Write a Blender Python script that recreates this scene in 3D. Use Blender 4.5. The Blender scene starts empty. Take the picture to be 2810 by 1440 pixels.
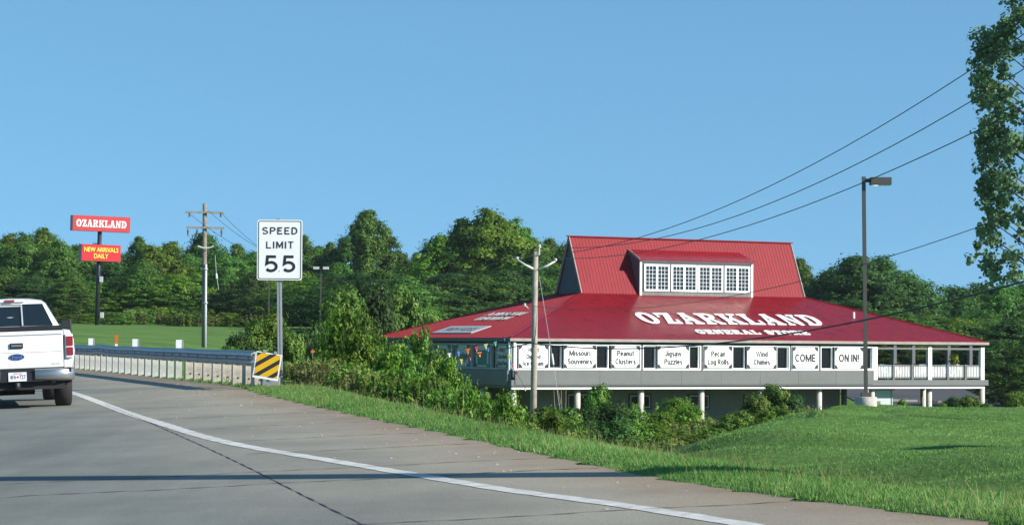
import bpy, math, random
import numpy as np
from mathutils import Vector, Matrix

# ------------------------------------------------------------------ camera, world, sun, exposure
SC = bpy.context.scene
COL = SC.collection
FPX, W0, H0 = 6786.0, 2810.0, 1440.0
ROLL = math.radians(0.42)
PITCH = math.atan(227 / FPX)
EYE = Vector((0, 0, 1.5))
cam_d = bpy.data.cameras.new("camera")
cam = bpy.data.objects.new("camera", cam_d)
COL.objects.link(cam)
cam_d.sensor_fit = 'HORIZONTAL'
cam_d.sensor_width = 36.0
cam_d.lens = 36.0 * FPX / W0
cam_d.clip_start = 0.5
cam_d.clip_end = 8000
cam.location = EYE
cam.rotation_mode = 'XYZ'
cam.matrix_world = Matrix.Translation(EYE) @ Matrix.Rotation(math.pi / 2 + PITCH, 4, 'X') @ Matrix.Rotation(ROLL, 4, 'Z')
SC.camera = cam

SUN_EL, SUN_AZ = math.radians(27), math.radians(112)      # azimuth clockwise from +Y
world = bpy.data.worlds.new("World")
SC.world = world
world.use_nodes = True
wn = world.node_tree
for n in list(wn.nodes):
    wn.nodes.remove(n)
sky = wn.nodes.new('ShaderNodeTexSky')
sky.sky_type = 'NISHITA'
sky.sun_disc = False
sky.sun_elevation = SUN_EL
sky.sun_rotation = SUN_AZ
sky.altitude = 200
sky.air_density = 1.0
sky.dust_density = 0.0
sky.ozone_density = 3.0
bg = wn.nodes.new('ShaderNodeBackground')
bg.inputs['Strength'].default_value = 0.120
wo = wn.nodes.new('ShaderNodeOutputWorld')
# look a little higher into the Nishita dome everywhere, so that the clear blue reaches down to the horizon
wtc = wn.nodes.new('ShaderNodeTexCoord')
wad = wn.nodes.new('ShaderNodeVectorMath'); wad.operation = 'ADD'; wad.inputs[1].default_value = (0, 0, 0.26)
wnm = wn.nodes.new('ShaderNodeVectorMath'); wnm.operation = 'NORMALIZE'
wn.links.new(wtc.outputs['Generated'], wad.inputs[0]); wn.links.new(wad.outputs[0], wnm.inputs[0]); wn.links.new(wnm.outputs[0], sky.inputs[0])
wtn = wn.nodes.new('ShaderNodeMix'); wtn.data_type = 'RGBA'; wtn.blend_type = 'MULTIPLY'; wtn.inputs['Factor'].default_value = 1
wtn.inputs['B'].default_value = (0.79, 1.09, 1.02, 1)
wn.links.new(sky.outputs[0], wtn.inputs['A']); wn.links.new(wtn.outputs['Result'], bg.inputs['Color'])
wn.links.new(bg.outputs[0], wo.inputs['Surface'])
sun_d = bpy.data.lights.new("sun", 'SUN')
sun_d.energy = 4.7
sun_d.angle = math.radians(0.5)
sun_d.color = (1.0, 0.93, 0.82)
sun = bpy.data.objects.new("sun", sun_d)
COL.objects.link(sun)
SUNDIR = Vector((math.sin(SUN_AZ) * math.cos(SUN_EL), math.cos(SUN_AZ) * math.cos(SUN_EL), math.sin(SUN_EL)))
sun.rotation_euler = SUNDIR.to_track_quat('Z', 'Y').to_euler()
sun.location = (60, -20, 60)
SC.view_settings.view_transform = 'Standard'
SC.view_settings.look = 'None'
SC.view_settings.gamma = 1
SC.view_settings.exposure = 0.72
SC.view_settings.use_curve_mapping = False

rnd = random.Random(7)
R = math.radians

# ------------------------------------------------------------------ survey helpers (sight lines used to take measurements)
_cr, _sr, _cp, _sp = math.cos(ROLL), math.sin(ROLL), math.cos(PITCH), math.sin(PITCH)
def sight(px, py):
    a = px - W0 / 2; b = -(py - H0 / 2)
    x = a * _cr - b * _sr; y = a * _sr + b * _cr
    d = (x, FPX * _cp - y * _sp, FPX * _sp + y * _cp)
    return d[0] / d[1], d[2] / d[1]
def at(px, py, D):
    r = sight(px, py)
    return Vector((r[0] * D, D, 1.5 + r[1] * D))
def proj_x(x, y):
    return W0 / 2 + FPX * x / y

# ------------------------------------------------------------------ materials
def mat(name, col, rough=0.7, metal=0.0, var=0.0, vscale=3.0, bump=0.0, bscale=20.0, spec=0.5, trans=0.0, attr=False, col2=None, coat=0.0):
    m = bpy.data.materials.new(name)
    m.use_nodes = True
    nt = m.node_tree
    p = nt.nodes['Principled BSDF']
    p.inputs['Base Color'].default_value = (*col, 1)
    p.inputs['Roughness'].default_value = rough
    p.inputs['Metallic'].default_value = metal
    p.inputs['Specular IOR Level'].default_value = spec
    p.inputs['Coat Weight'].default_value = coat
    tc = nt.nodes.new('ShaderNodeTexCoord')
    if var > 0 or col2:
        nz = nt.nodes.new('ShaderNodeTexNoise')
        nz.inputs['Scale'].default_value = vscale
        nz.inputs['Detail'].default_value = 6
        nz.inputs['Roughness'].default_value = 0.65
        nt.links.new(tc.outputs['Object'], nz.inputs['Vector'])
        rp = nt.nodes.new('ShaderNodeValToRGB')
        c2 = col2 or tuple(c * (1 - var) for c in col)
        c1 = col if col2 else tuple(min(1, c * (1 + var)) for c in col)
        rp.color_ramp.elements[0].position = 0.32
        rp.color_ramp.elements[1].position = 0.68
        rp.color_ramp.elements[0].color = (*c2, 1)
        rp.color_ramp.elements[1].color = (*c1, 1)
        nt.links.new(nz.outputs['Fac'], rp.inputs['Fac'])
        nt.links.new(rp.outputs['Color'], p.inputs['Base Color'])
    if bump > 0:
        nb = nt.nodes.new('ShaderNodeTexNoise')
        nb.inputs['Scale'].default_value = bscale
        nb.inputs['Detail'].default_value = 4
        nt.links.new(tc.outputs['Object'], nb.inputs['Vector'])
        bp = nt.nodes.new('ShaderNodeBump')
        bp.inputs['Strength'].default_value = bump
        bp.inputs['Distance'].default_value = 0.02
        nt.links.new(nb.outputs['Fac'], bp.inputs['Height'])
        nt.links.new(bp.outputs['Normal'], p.inputs['Normal'])
    return m

def leaf_mat(name, dark, light, tip=None, transl=0.35):
    """foliage: each leaf takes its own tint from the 'tint' attribute"""
    m = bpy.data.materials.new(name)
    m.use_nodes = True
    nt = m.node_tree
    p = nt.nodes['Principled BSDF']
    out = nt.nodes['Material Output']
    at_ = nt.nodes.new('ShaderNodeAttribute'); at_.attribute_name = 'tint'
    rp = nt.nodes.new('ShaderNodeValToRGB')
    rp.color_ramp.elements[0].position = 0.0
    rp.color_ramp.elements[0].color = (*dark, 1)
    rp.color_ramp.elements[1].position = 0.75
    rp.color_ramp.elements[1].color = (*light, 1)
    if tip:
        e = rp.color_ramp.elements.new(1.0); e.color = (*tip, 1)
    nt.links.new(at_.outputs['Fac'], rp.inputs['Fac'])
    oi = nt.nodes.new('ShaderNodeObjectInfo')
    hs = nt.nodes.new('ShaderNodeHueSaturation')
    mr = nt.nodes.new('ShaderNodeMapRange')
    mr.inputs['To Min'].default_value = 0.78; mr.inputs['To Max'].default_value = 1.42
    nt.links.new(oi.outputs['Random'], mr.inputs['Value'])
    nt.links.new(mr.outputs['Result'], hs.inputs['Value'])
    mr2 = nt.nodes.new('ShaderNodeMapRange')
    mr2.inputs['To Min'].default_value = 0.491; mr2.inputs['To Max'].default_value = 0.522
    nt.links.new(oi.outputs['Random'], mr2.inputs['Value'])
    nt.links.new(mr2.outputs['Result'], hs.inputs['Hue'])
    nt.links.new(rp.outputs['Color'], hs.inputs['Color'])
    nt.links.new(hs.outputs['Color'], p.inputs['Base Color'])
    p.inputs['Roughness'].default_value = 0.55
    p.inputs['Specular IOR Level'].default_value = 0.2
    tr = nt.nodes.new('ShaderNodeBsdfTranslucent')
    nt.links.new(hs.outputs['Color'], tr.inputs['Color'])
    mx = nt.nodes.new('ShaderNodeMixShader'); mx.inputs[0].default_value = transl
    nt.links.new(p.outputs[0], mx.inputs[1]); nt.links.new(tr.outputs[0], mx.inputs[2])
    nt.links.new(mx.outputs[0], out.inputs['Surface'])
    return m

M = dict(
    roof=mat('red_metal_roof', (0.225, 0.011, 0.018), rough=0.27, var=0.17, vscale=1.3, spec=0.42),
    roof_up=mat('upper_roof_metal', (0.235, 0.011, 0.020), rough=0.55, var=0.10, vscale=1.0, spec=0.15),
    roof_rib=mat('red_metal_rib', (0.225, 0.010, 0.018), spec=0.2, rough=0.4, var=0.10, vscale=2.0),
    fascia=mat('weathered_fascia', (0.30, 0.27, 0.24), var=0.18, vscale=1.5),
    grey=mat('grey_painted_board', (0.135, 0.145, 0.145), rough=0.7, var=0.09, vscale=0.9, bump=0.15, bscale=8),
    dkgrey=mat('dark_grey_board', (0.10, 0.11, 0.12), rough=0.75, var=0.1, vscale=1.2),
    gable=mat('slate_grey_siding', (0.085, 0.09, 0.11), rough=0.8, var=0.1, vscale=2),
    shingle=mat('grey_shingle', (0.19, 0.19, 0.185), var=0.2, vscale=4),
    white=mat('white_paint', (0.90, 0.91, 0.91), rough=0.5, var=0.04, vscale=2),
    dull=mat('shade_greyed_white', (0.42, 0.46, 0.46), rough=0.6, var=0.06, vscale=2),  # white greyed to carry the side wall's shade; reused for pale trim
    black=mat('black_lettering', (0.012, 0.016, 0.018), rough=0.5),
    dglass=mat('dark_window_glass', (0.008, 0.010, 0.012), rough=0.08, spec=0.35),
    pglass=mat('window_pane_glass', (0.012, 0.022, 0.024), rough=0.06, spec=0.6),
    taupe=mat('taupe_block_wall', (0.17, 0.155, 0.14), var=0.12, vscale=1.0, bump=0.1),
    brownf=mat('brown_frame', (0.06, 0.03, 0.025), rough=0.6),
    conc=mat('pale_concrete', (0.42, 0.40, 0.36), rough=0.85, var=0.18, vscale=5, bump=0.3, bscale=25),
    colpost=mat('concrete_column', (0.50, 0.47, 0.43), rough=0.85, var=0.14, vscale=2.5, bump=0.2),
    letter=mat('white_lettering', (0.90, 0.91, 0.91), rough=0.5),
    sred=mat('sign_face_red', (0.50, 0.035, 0.04), rough=0.45, var=0.05, vscale=1),
    sred2=mat('sign_face_bright_red', (0.62, 0.018, 0.03), rough=0.4),
    sside=mat('sign_cabinet_side', (0.12, 0.13, 0.17), rough=0.5),
    syel=mat('yellow_lettering', (0.75, 0.66, 0.08), rough=0.5),
    dpole=mat('dark_blue_steel_pole', (0.018, 0.022, 0.035), rough=0.45),
    lampm=mat('bronze_grey_lamp', (0.075, 0.072, 0.066), rough=0.5),
    wood=mat('weathered_pole_wood', (0.33, 0.29, 0.24), rough=0.9, var=0.22, vscale=5, bump=0.4, bscale=30),
    woodd=mat('old_pole_wood', (0.20, 0.18, 0.15), rough=0.9, var=0.25, vscale=6, bump=0.4, bscale=30),
    palearm=mat('pale_fibreglass_arm', (0.62, 0.64, 0.64), rough=0.5),
    conduit=mat('grey_plastic_conduit', (0.52, 0.55, 0.57), rough=0.4),
    wire=mat('black_wire', (0.015, 0.017, 0.02), rough=0.5),
    galv=mat('galvanised_steel', (0.30, 0.32, 0.34), rough=0.42, metal=0.55, var=0.12, vscale=4),
    galvp=mat('galvanised_post', (0.38, 0.40, 0.42), rough=0.55, metal=0.4, var=0.1, vscale=8),
    gpost=mat('pale_grey_timber', (0.40, 0.41, 0.39), rough=0.9, var=0.22, vscale=5, bump=0.3),
    gpostd=mat('grey_brown_timber', (0.38, 0.36, 0.31), rough=0.9, var=0.3, vscale=5, bump=0.4),
    swhite=mat('reflective_white_sheet', (0.90, 0.91, 0.91), rough=0.4),
    sblack=mat('sign_black', (0.02, 0.022, 0.025), rough=0.45),
    yel=mat('reflective_yellow', (0.80, 0.46, 0.012), rough=0.4, var=0.05, vscale=6),
    dkstripe=mat('worn_black_stripe', (0.028, 0.026, 0.024), rough=0.5),
    orange=mat('orange_plastic', (0.75, 0.14, 0.02), rough=0.5),
    paint=mat('white_car_paint', (0.80, 0.80, 0.81), rough=0.25, coat=1.0),
    trim=mat('black_plastic_trim', (0.014, 0.014, 0.016), rough=0.45),
    chrome=mat('chrome', (0.50, 0.50, 0.50), rough=0.30, metal=0.9),
    tyre=mat('tyre_rubber', (0.022, 0.022, 0.023), rough=0.85, bump=0.3, bscale=40),
    under=mat('dark_underbody', (0.012, 0.012, 0.013), rough=0.7),
    tred=mat('tail_light_red', (0.26, 0.018, 0.03), rough=0.15, coat=1.0),
    tclear=mat('clear_lens', (0.72, 0.70, 0.70), rough=0.15, coat=1.0),
    carglass=mat('tinted_car_glass', (0.010, 0.016, 0.022), rough=0.05, spec=0.6),
    blue=mat('emblem_blue', (0.02, 0.06, 0.22), rough=0.25),
    plate=mat('licence_plate', (0.72, 0.75, 0.80), rough=0.4),
    plred=mat('plate_red', (0.5, 0.03, 0.04), rough=0.4),
    ptxt=mat('plate_letters', (0.05, 0.07, 0.16), rough=0.4),
    bark=mat('bark', (0.10, 0.08, 0.06), rough=0.95, var=0.3, vscale=8),
    stalk=mat('pale_dry_stalk', (0.30, 0.25, 0.17), rough=0.9),
    asphalt=mat('asphalt_lot', (0.055, 0.055, 0.06), rough=0.9, var=0.15, vscale=0.4),
    oline=mat('faded_orange_paint', (0.42, 0.24, 0.10), rough=0.8),
    cabinet=mat('pale_green_cabinet', (0.42, 0.50, 0.50), rough=0.6),
    teal=mat('teal_paint', (0.10, 0.48, 0.46), rough=0.5),
    pink=mat('salmon_paint', (0.75, 0.32, 0.26), rough=0.5),
    tgreen=mat('dark_teal_print', (0.04, 0.16, 0.15), rough=0.6),
    maroon=mat('maroon_print', (0.16, 0.07, 0.09), rough=0.6),
)
FLAGC = dict(
    green=mat('green_flag', (0.04, 0.28, 0.20), rough=0.5), cream=mat('cream_flag', (0.72, 0.70, 0.42), rough=0.5),
    blue=mat('blue_flag', (0.04, 0.17, 0.60), rough=0.5), red=mat('red_flag', (0.50, 0.03, 0.05), rough=0.5),
    orange=mat('orange_flag', (0.80, 0.22, 0.03), rough=0.5), white=mat('white_flag', (0.8, 0.8, 0.8), rough=0.5),
    yellow=mat('yellow_flag', (0.66, 0.60, 0.08), rough=0.5), dred=mat('dark_red_flag', (0.25, 0.01, 0.03), rough=0.5))

# ------------------------------------------------------------------ mesh helpers
class MB:
    def __init__(s): s.v = []; s.f = []
    def poly(s, pts):
        b = len(s.v); s.v += [tuple(p) for p in pts]; s.f.append(tuple(range(b, b + len(pts)))); return s
    def box(s, x0, x1, y0, y1, z0, z1):
        b = len(s.v)
        s.v += [(x, y, z) for z in (z0, z1) for x, y in ((x0, y0), (x1, y0), (x1, y1), (x0, y1))]
        s.f += [tuple(b + i for i in q) for q in ((0, 3, 2, 1), (4, 5, 6, 7), (0, 1, 5, 4), (1, 2, 6, 5), (2, 3, 7, 6), (3, 0, 4, 7))]
        return s
    def bar(s, p, q, w, h, up=(0, 0, 1)):
        p = Vector(p); q = Vector(q); d = (q - p).normalized(); u = Vector(up)
        r = d.cross(u)
        if r.length < 1e-4: r = d.cross(Vector((1, 0, 0)))
        r.normalize(); u = r.cross(d).normalized()
        b = len(s.v)
        for c in (p, q):
            for i, j in ((-1, -1), (1, -1), (1, 1), (-1, 1)):
                s.v.append(tuple(c + r * (w / 2 * i) + u * (h / 2 * j)))
        s.f += [tuple(b + i for i in k) for k in ((0, 3, 2, 1), (4, 5, 6, 7), (0, 1, 5, 4), (1, 2, 6, 5), (2, 3, 7, 6), (3, 0, 4, 7))]
        return s
    def tube(s, pts, rad, n=8, cap=True):
        pts = [Vector(p) for p in pts]
        if not hasattr(rad, '__len__'): rad = [rad] * len(pts)
        b = len(s.v)
        for i, p in enumerate(pts):
            d = (pts[min(i + 1, len(pts) - 1)] - pts[max(i - 1, 0)]).normalized()
            a = d.cross(Vector((0, 1, 0.01)))
            if a.length < 0.1: a = d.cross(Vector((1, 0, 0)))
            a.normalize(); c = d.cross(a).normalized()
            for k in range(n):
                t = 2 * math.pi * k / n
                s.v.append(tuple(p + (a * math.cos(t) + c * math.sin(t)) * rad[i]))
        for i in range(len(pts) - 1):
            for k in range(n):
                k2 = (k + 1) % n
                s.f.append((b + i * n + k, b + i * n + k2, b + (i + 1) * n + k2, b + (i + 1) * n + k))
        if cap:
            s.f.append(tuple(b + k for k in range(n))[::-1])
            s.f.append(tuple(b + (len(pts) - 1) * n + k for k in range(n)))
        return s
    def prism(s, pts2, t0, t1, fn=lambda x, y, t: (x, y, t)):
        """extrude a 2-D outline (anticlockwise) from t0 to t1"""
        b = len(s.v); n = len(pts2)
        s.v += [tuple(fn(x, y, t0)) for x, y in pts2] + [tuple(fn(x, y, t1)) for x, y in pts2]
        s.f.append(tuple(b + i for i in range(n))[::-1]); s.f.append(tuple(b + n + i for i in range(n)))
        for i in range(n):
            j = (i + 1) % n
            s.f.append((b + i, b + j, b + n + j, b + n + i))
        return s
    def strip(s, outer, inner, t0, t1, closed=False):
        """flat band between two polylines, extruded in z"""
        n = len(outer); b = len(s.v)
        for t in (t0, t1):
            s.v += [(x, y, t) for x, y in outer] + [(x, y, t) for x, y in inner]
        m = n if closed else n - 1
        for i in range(m):
            j = (i + 1) % n
            s.f.append((b + 2 * n + i, b + 2 * n + j, b + 3 * n + j, b + 3 * n + i))
            s.f.append((b + i, b + n + i, b + n + j, b + j))
            s.f.append((b + i, b + j, b + 2 * n + j, b + 2 * n + i))
            s.f.append((b + n + i, b + 3 * n + i, b + 3 * n + j, b + n + j))
        if not closed:
            for i in (0, n - 1):
                s.f.append((b + i, b + 2 * n + i, b + 3 * n + i, b + n + i))
        return s
    def mesh(s, name, m, smooth=False):
        me = bpy.data.meshes.new(name)
        me.from_pydata(s.v, [], s.f)
        me.materials.append(m)
        if smooth: me.polygons.foreach_set('use_smooth', [True] * len(me.polygons))
        me.update()
        return me
    def build(s, name, m, parent=None, smooth=False, loc=None, bevel=0):
        return obj(name, s.mesh(name, m, smooth), parent, loc, bevel=bevel)

def obj(name, me, parent=None, loc=None, rotz=None, bevel=0):
    o = bpy.data.objects.new(name, me)
    COL.objects.link(o)
    if parent is not None: o.parent = parent
    if loc is not None: o.location = loc
    if rotz is not None: o.rotation_euler = (0, 0, rotz)
    if bevel:
        md = o.modifiers.new('bevel', 'BEVEL'); md.width = bevel; md.segments = 2; md.limit_method = 'ANGLE'; md.angle_limit = R(40)
    return o

def tag(o, label=None, cat=None, group=None, kind=None):
    if label: o['label'] = label
    if cat: o['category'] = cat
    if group: o['group'] = group
    if kind: o['kind'] = kind
    return o

def empty(name, loc, rotz=0.0, label=None, cat=None, group=None):
    o = bpy.data.objects.new(name, None)
    o.empty_display_size = 0.2
    COL.objects.link(o); o.location = loc; o.rotation_euler = (0, 0, rotz)
    return tag(o, label, cat, group)

def text_mesh(body, w, h, depth=0.01, bold=0.0, m=None, name='lettering'):
    """lettering of width w and height h, centred, standing in the local XZ plane and facing -Y"""
    c = bpy.data.curves.new('t', 'FONT')
    c.body = body; c.size = 1.0; c.offset = 0.0; c.extrude = 0.0; c.resolution_u = 3
    o = bpy.data.objects.new('t', c)
    COL.objects.link(o)
    me = bpy.data.meshes.new_from_object(o.evaluated_get(bpy.context.evaluated_depsgraph_get()))
    bpy.data.objects.remove(o); bpy.data.curves.remove(c)
    base_me = me
    n = len(me.vertices)
    co = np.empty(n * 3); me.vertices.foreach_get('co', co); co = co.reshape(-1, 3)
    mn, mx = co.min(0), co.max(0)
    co -= (mn + mx) / 2
    co[:, 0] *= w / (mx[0] - mn[0]); co[:, 1] *= h / (mx[1] - mn[1])
    fs = [tuple(p.vertices) for p in me.polygons]
    bpy.data.meshes.remove(me)
    cnt = {}
    for f in fs:
        for i in range(len(f)):
            a, b = f[i], f[(i + 1) % len(f)]
            k = (min(a, b), max(a, b)); cnt[k] = None if k in cnt else (a, b)
    out = bpy.data.meshes.new(name)
    vs2, fs2 = [], []
    sh = [(0, 0)] if bold <= 0 else [(0, 0), (-bold, 0), (bold, 0), (0, bold * .6), (0, -bold * .6)]
    for q_i, (ox, oy) in enumerate(sh):      # heavier strokes: the outline printed again, each pass a hair thicker
        o0 = len(vs2); dd_ = depth * (1 + .12 * q_i)
        vs2 += [(x + ox * h, -dd_, y + oy * h) for x, y, z in co] + [(x + ox * h, 0.0, y + oy * h) for x, y, z in co]
        fs2 += [tuple(o0 + i for i in f) for f in fs]
        for k, e in cnt.items():
            if e: fs2.append((o0 + e[1], o0 + e[0], o0 + e[0] + n, o0 + e[1] + n))
    out.from_pydata(vs2, [], fs2)
    out.materials.append(m)
    out.update()
    return out

# ---- western slab letters, unit height, drawn as thin pieces each a hair above the last
def slab(ch):
    R_ = lambda x0, x1, y0, y1: [(x0, y0), (x1, y0), (x1, y1), (x0, y1)]
    P = []
    S = []
    def ell(cx, cy, rx, ry, a0, a1, n=14, pw=1.0):
        r = []
        for i in range(n + 1):
            t = R(a0 + (a1 - a0) * i / n)
            c, s_ = math.cos(t), math.sin(t)
            r.append((cx + rx * math.copysign(abs(c) ** pw, c), cy + ry * math.copysign(abs(s_) ** pw, s_)))
        return r
    if ch == 'O':
        S.append((ell(.46, .5, .46, .52, 0, 360, 26, .85)[:-1], ell(.46, .5, .17, .39, 0, 360, 26, .85)[:-1], True)); w = .92
    elif ch == 'Z':
        P += [R_(.03, .80, .86, 1.0), [(.10, 0), (.43, 0), (.80, .86), (.47, .86)], R_(.43, .88, 0, .14), R_(.03, .15, .62, .86), R_(.76, .88, .14, .38)]; w = .9
    elif ch == 'A':
        P += [[(.10, .1), (.24, .1), (.50, 1.0), (.36, 1.0)], [(.36, 1.0), (.62, 1.0), (.92, .1), (.62, .1)], R_(.25, .70, .30, .42), R_(0, .36, 0, .1), R_(.52, 1.0, 0, .1), R_(.30, .66, .95, 1.02)]; w = 1.0
    elif ch == 'R':
        P += [R_(.10, .38, .1, .9), R_(0, .50, 0, .1), R_(0, .45, .9, 1.0), [(.42, .48), (.62, .48), (.92, .06), (.66, .06)], R_(.66, 1.0, 0, .1)]
        S.append(([(.4, 1.0)] + ell(.55, .73, .34, .27, 90, -90, 12) + [(.4, .46)], [(.4, .9)] + ell(.50, .73, .12, .16, 90, -90, 12) + [(.4, .57)], False)); w = 1.0
    elif ch == 'K':
        P += [R_(.10, .38, .1, .9), R_(0, .48, 0, .1), R_(0, .48, .9, 1.0), [(.36, .38), (.50, .38), (.90, .92), (.74, .92)], [(.46, .58), (.64, .66), (.96, .08), (.66, .08)], R_(.60, 1.02, .9, 1.0), R_(.58, 1.04, 0, .1)]; w = 1.02
    elif ch == 'L':
        P += [R_(.10, .38, .12, .9), R_(0, .50, .9, 1.0), R_(0, .84, 0, .12), R_(.72, .84, .12, .40)]; w = .84
    elif ch == 'N':
        P += [R_(.10, .24, .1, .9), R_(0, .36, 0, .1), [(.08, 1.0), (.36, 1.0), (.86, 0), (.62, 0)], R_(.72, .86, .1, .9), R_(.60, .98, .9, 1.0)]; w = .98
    elif ch == 'D':
        P += [R_(.10, .36, .1, .9), R_(0, .36, 0, .1), R_(0, .36, .9, 1.0)]
        S.append(([(.36, 1.0)] + ell(.44, .5, .50, .5, 90, -90, 16, .9) + [(.36, 0)], [(.36, .89)] + ell(.42, .5, .22, .39, 90, -90, 16, .9) + [(.36, .11)], False)); w = .94
    elif ch in 'GC':
        S.append((ell(.46, .5, .46, .52, 40, 325, 22, .9), ell(.46, .5, .18, .39, 40, 325, 22, .9), False))
        if ch == 'G': P += [R_(.50, .95, .38, .50), R_(.66, .86, .05, .38), R_(.76, .90, .72, .98)]
        w = .95
    elif ch == 'E':
        P += [R_(.10, .38, .1, .9), R_(0, .84, 0, .1), R_(0, .82, .9, 1.0), R_(.38, .62, .44, .56), R_(.72, .84, .1, .34), R_(.70, .82, .66, .9), R_(.56, .66, .34, .66)]; w = .86
    elif ch == 'S':
        c = ell(.42, .75, .27, .19, 20, 270, 12) + ell(.42, .27, .27, .21, 90, -160, 12)[1:]
        o_, i_ = [], []
        for i, p in enumerate(c):
            a = Vector(c[max(i - 1, 0)]); b = Vector(c[min(i + 1, len(c) - 1)])
            d = (b - a).normalized(); nrm = Vector((-d.y, d.x)); q = Vector(p)
            t_ = .07 + .08 * math.sin(math.pi * i / (len(c) - 1))
            o_.append(tuple(q + nrm * t_)); i_.append(tuple(q - nrm * t_))
        S.append((o_, i_, False)); P += [R_(.66, .78, .62, .96), R_(.04, .16, .04, .40)]; w = .84
    elif ch == 'T':
        P += [R_(.32, .60, .1, .9), R_(.18, .74, 0, .1), R_(0, .92, .9, 1.0), R_(0, .12, .62, .9), R_(.80, .92, .62, .9)]; w = .92
    return P, S, w

def slab_letter_mesh(ch, w, h, depth, m, name='letter'):
    """one slab letter as thick pieces in the local XY plane, thickness along z"""
    P, S, uw = slab(ch)
    b = MB(); k = 0
    sx = w / uw
    for poly in P:
        b.prism([(x * sx, y * h) for x, y in poly], 0, depth + 0.0015 * k); k += 1
    for o_, i_, cl in S:
        b.strip([(x * sx, y * h) for x, y in o_], [(x * sx, y * h) for x, y in i_], 0, depth + 0.0015 * k, cl); k += 1
    return b.mesh(name, m)
SLABW = {c: slab(c)[2] for c in 'OZARKLNDGEST'}
def slab_word(word, total_w, h, gap=.13, squeeze=None):
    """x offset and width of each letter so that the word fills total_w"""
    us = [SLABW.get(c, .5) for c in word]
    tot = sum(us) + gap * (len(word) - 1)
    k = total_w / tot; x = 0; r = []
    for c, u in zip(word, us):
        r.append((c, x, u * k)); x += (u + gap) * k
    return r

# ---- plain highway letters as even strokes (unit height)
def arc(cx, cy, rx, ry, a0, a1, n=8): return [(cx + rx * math.cos(R(a0 + (a1 - a0) * i / n)), cy + ry * math.sin(R(a0 + (a1 - a0) * i / n))) for i in range(n + 1)]
def highway(ch):
    if ch == 'S': return [arc(.32, .74, .26, .20, 25, 270, 9) + arc(.32, .27, .27, .21, 90, -155, 9)[1:]], .64
    if ch == 'P': return [[(.06, 0), (.06, 1)], [(.06, .94), (.34, .94)] + arc(.34, .71, .22, .23, 90, -90, 8)[1:] + [(.06, .48)]], .60
    if ch == 'E': return [[(.06, 0), (.06, 1)], [(.06, .94), (.54, .94)], [(.06, .52), (.46, .52)], [(.06, .06), (.56, .06)]], .58
    if ch == 'D': return [[(.06, 0), (.06, 1)], [(.06, .94), (.28, .94)] + arc(.28, .5, .30, .44, 90, -90, 10)[1:] + [(.06, .06)]], .62
    if ch == 'L': return [[(.06, 0), (.06, 1)], [(.06, .06), (.52, .06)]], .54
    if ch == 'I': return [[(.06, 0), (.06, 1)]], .12
    if ch == 'M': return [[(.06, 0), (.06, 1)], [(.06, .98), (.37, .22), (.68, .98)], [(.68, 1), (.68, 0)]], .74
    if ch == 'T': return [[(0, .94), (.56, .94)], [(.28, .94), (.28, 0)]], .56
    if ch == '5': return [[(.60, .93), (.13, .93), (.09, .50)] + [(.09, .50)] + arc(.33, .33, .30, .26, 125, -145, 12)], .68
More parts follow.
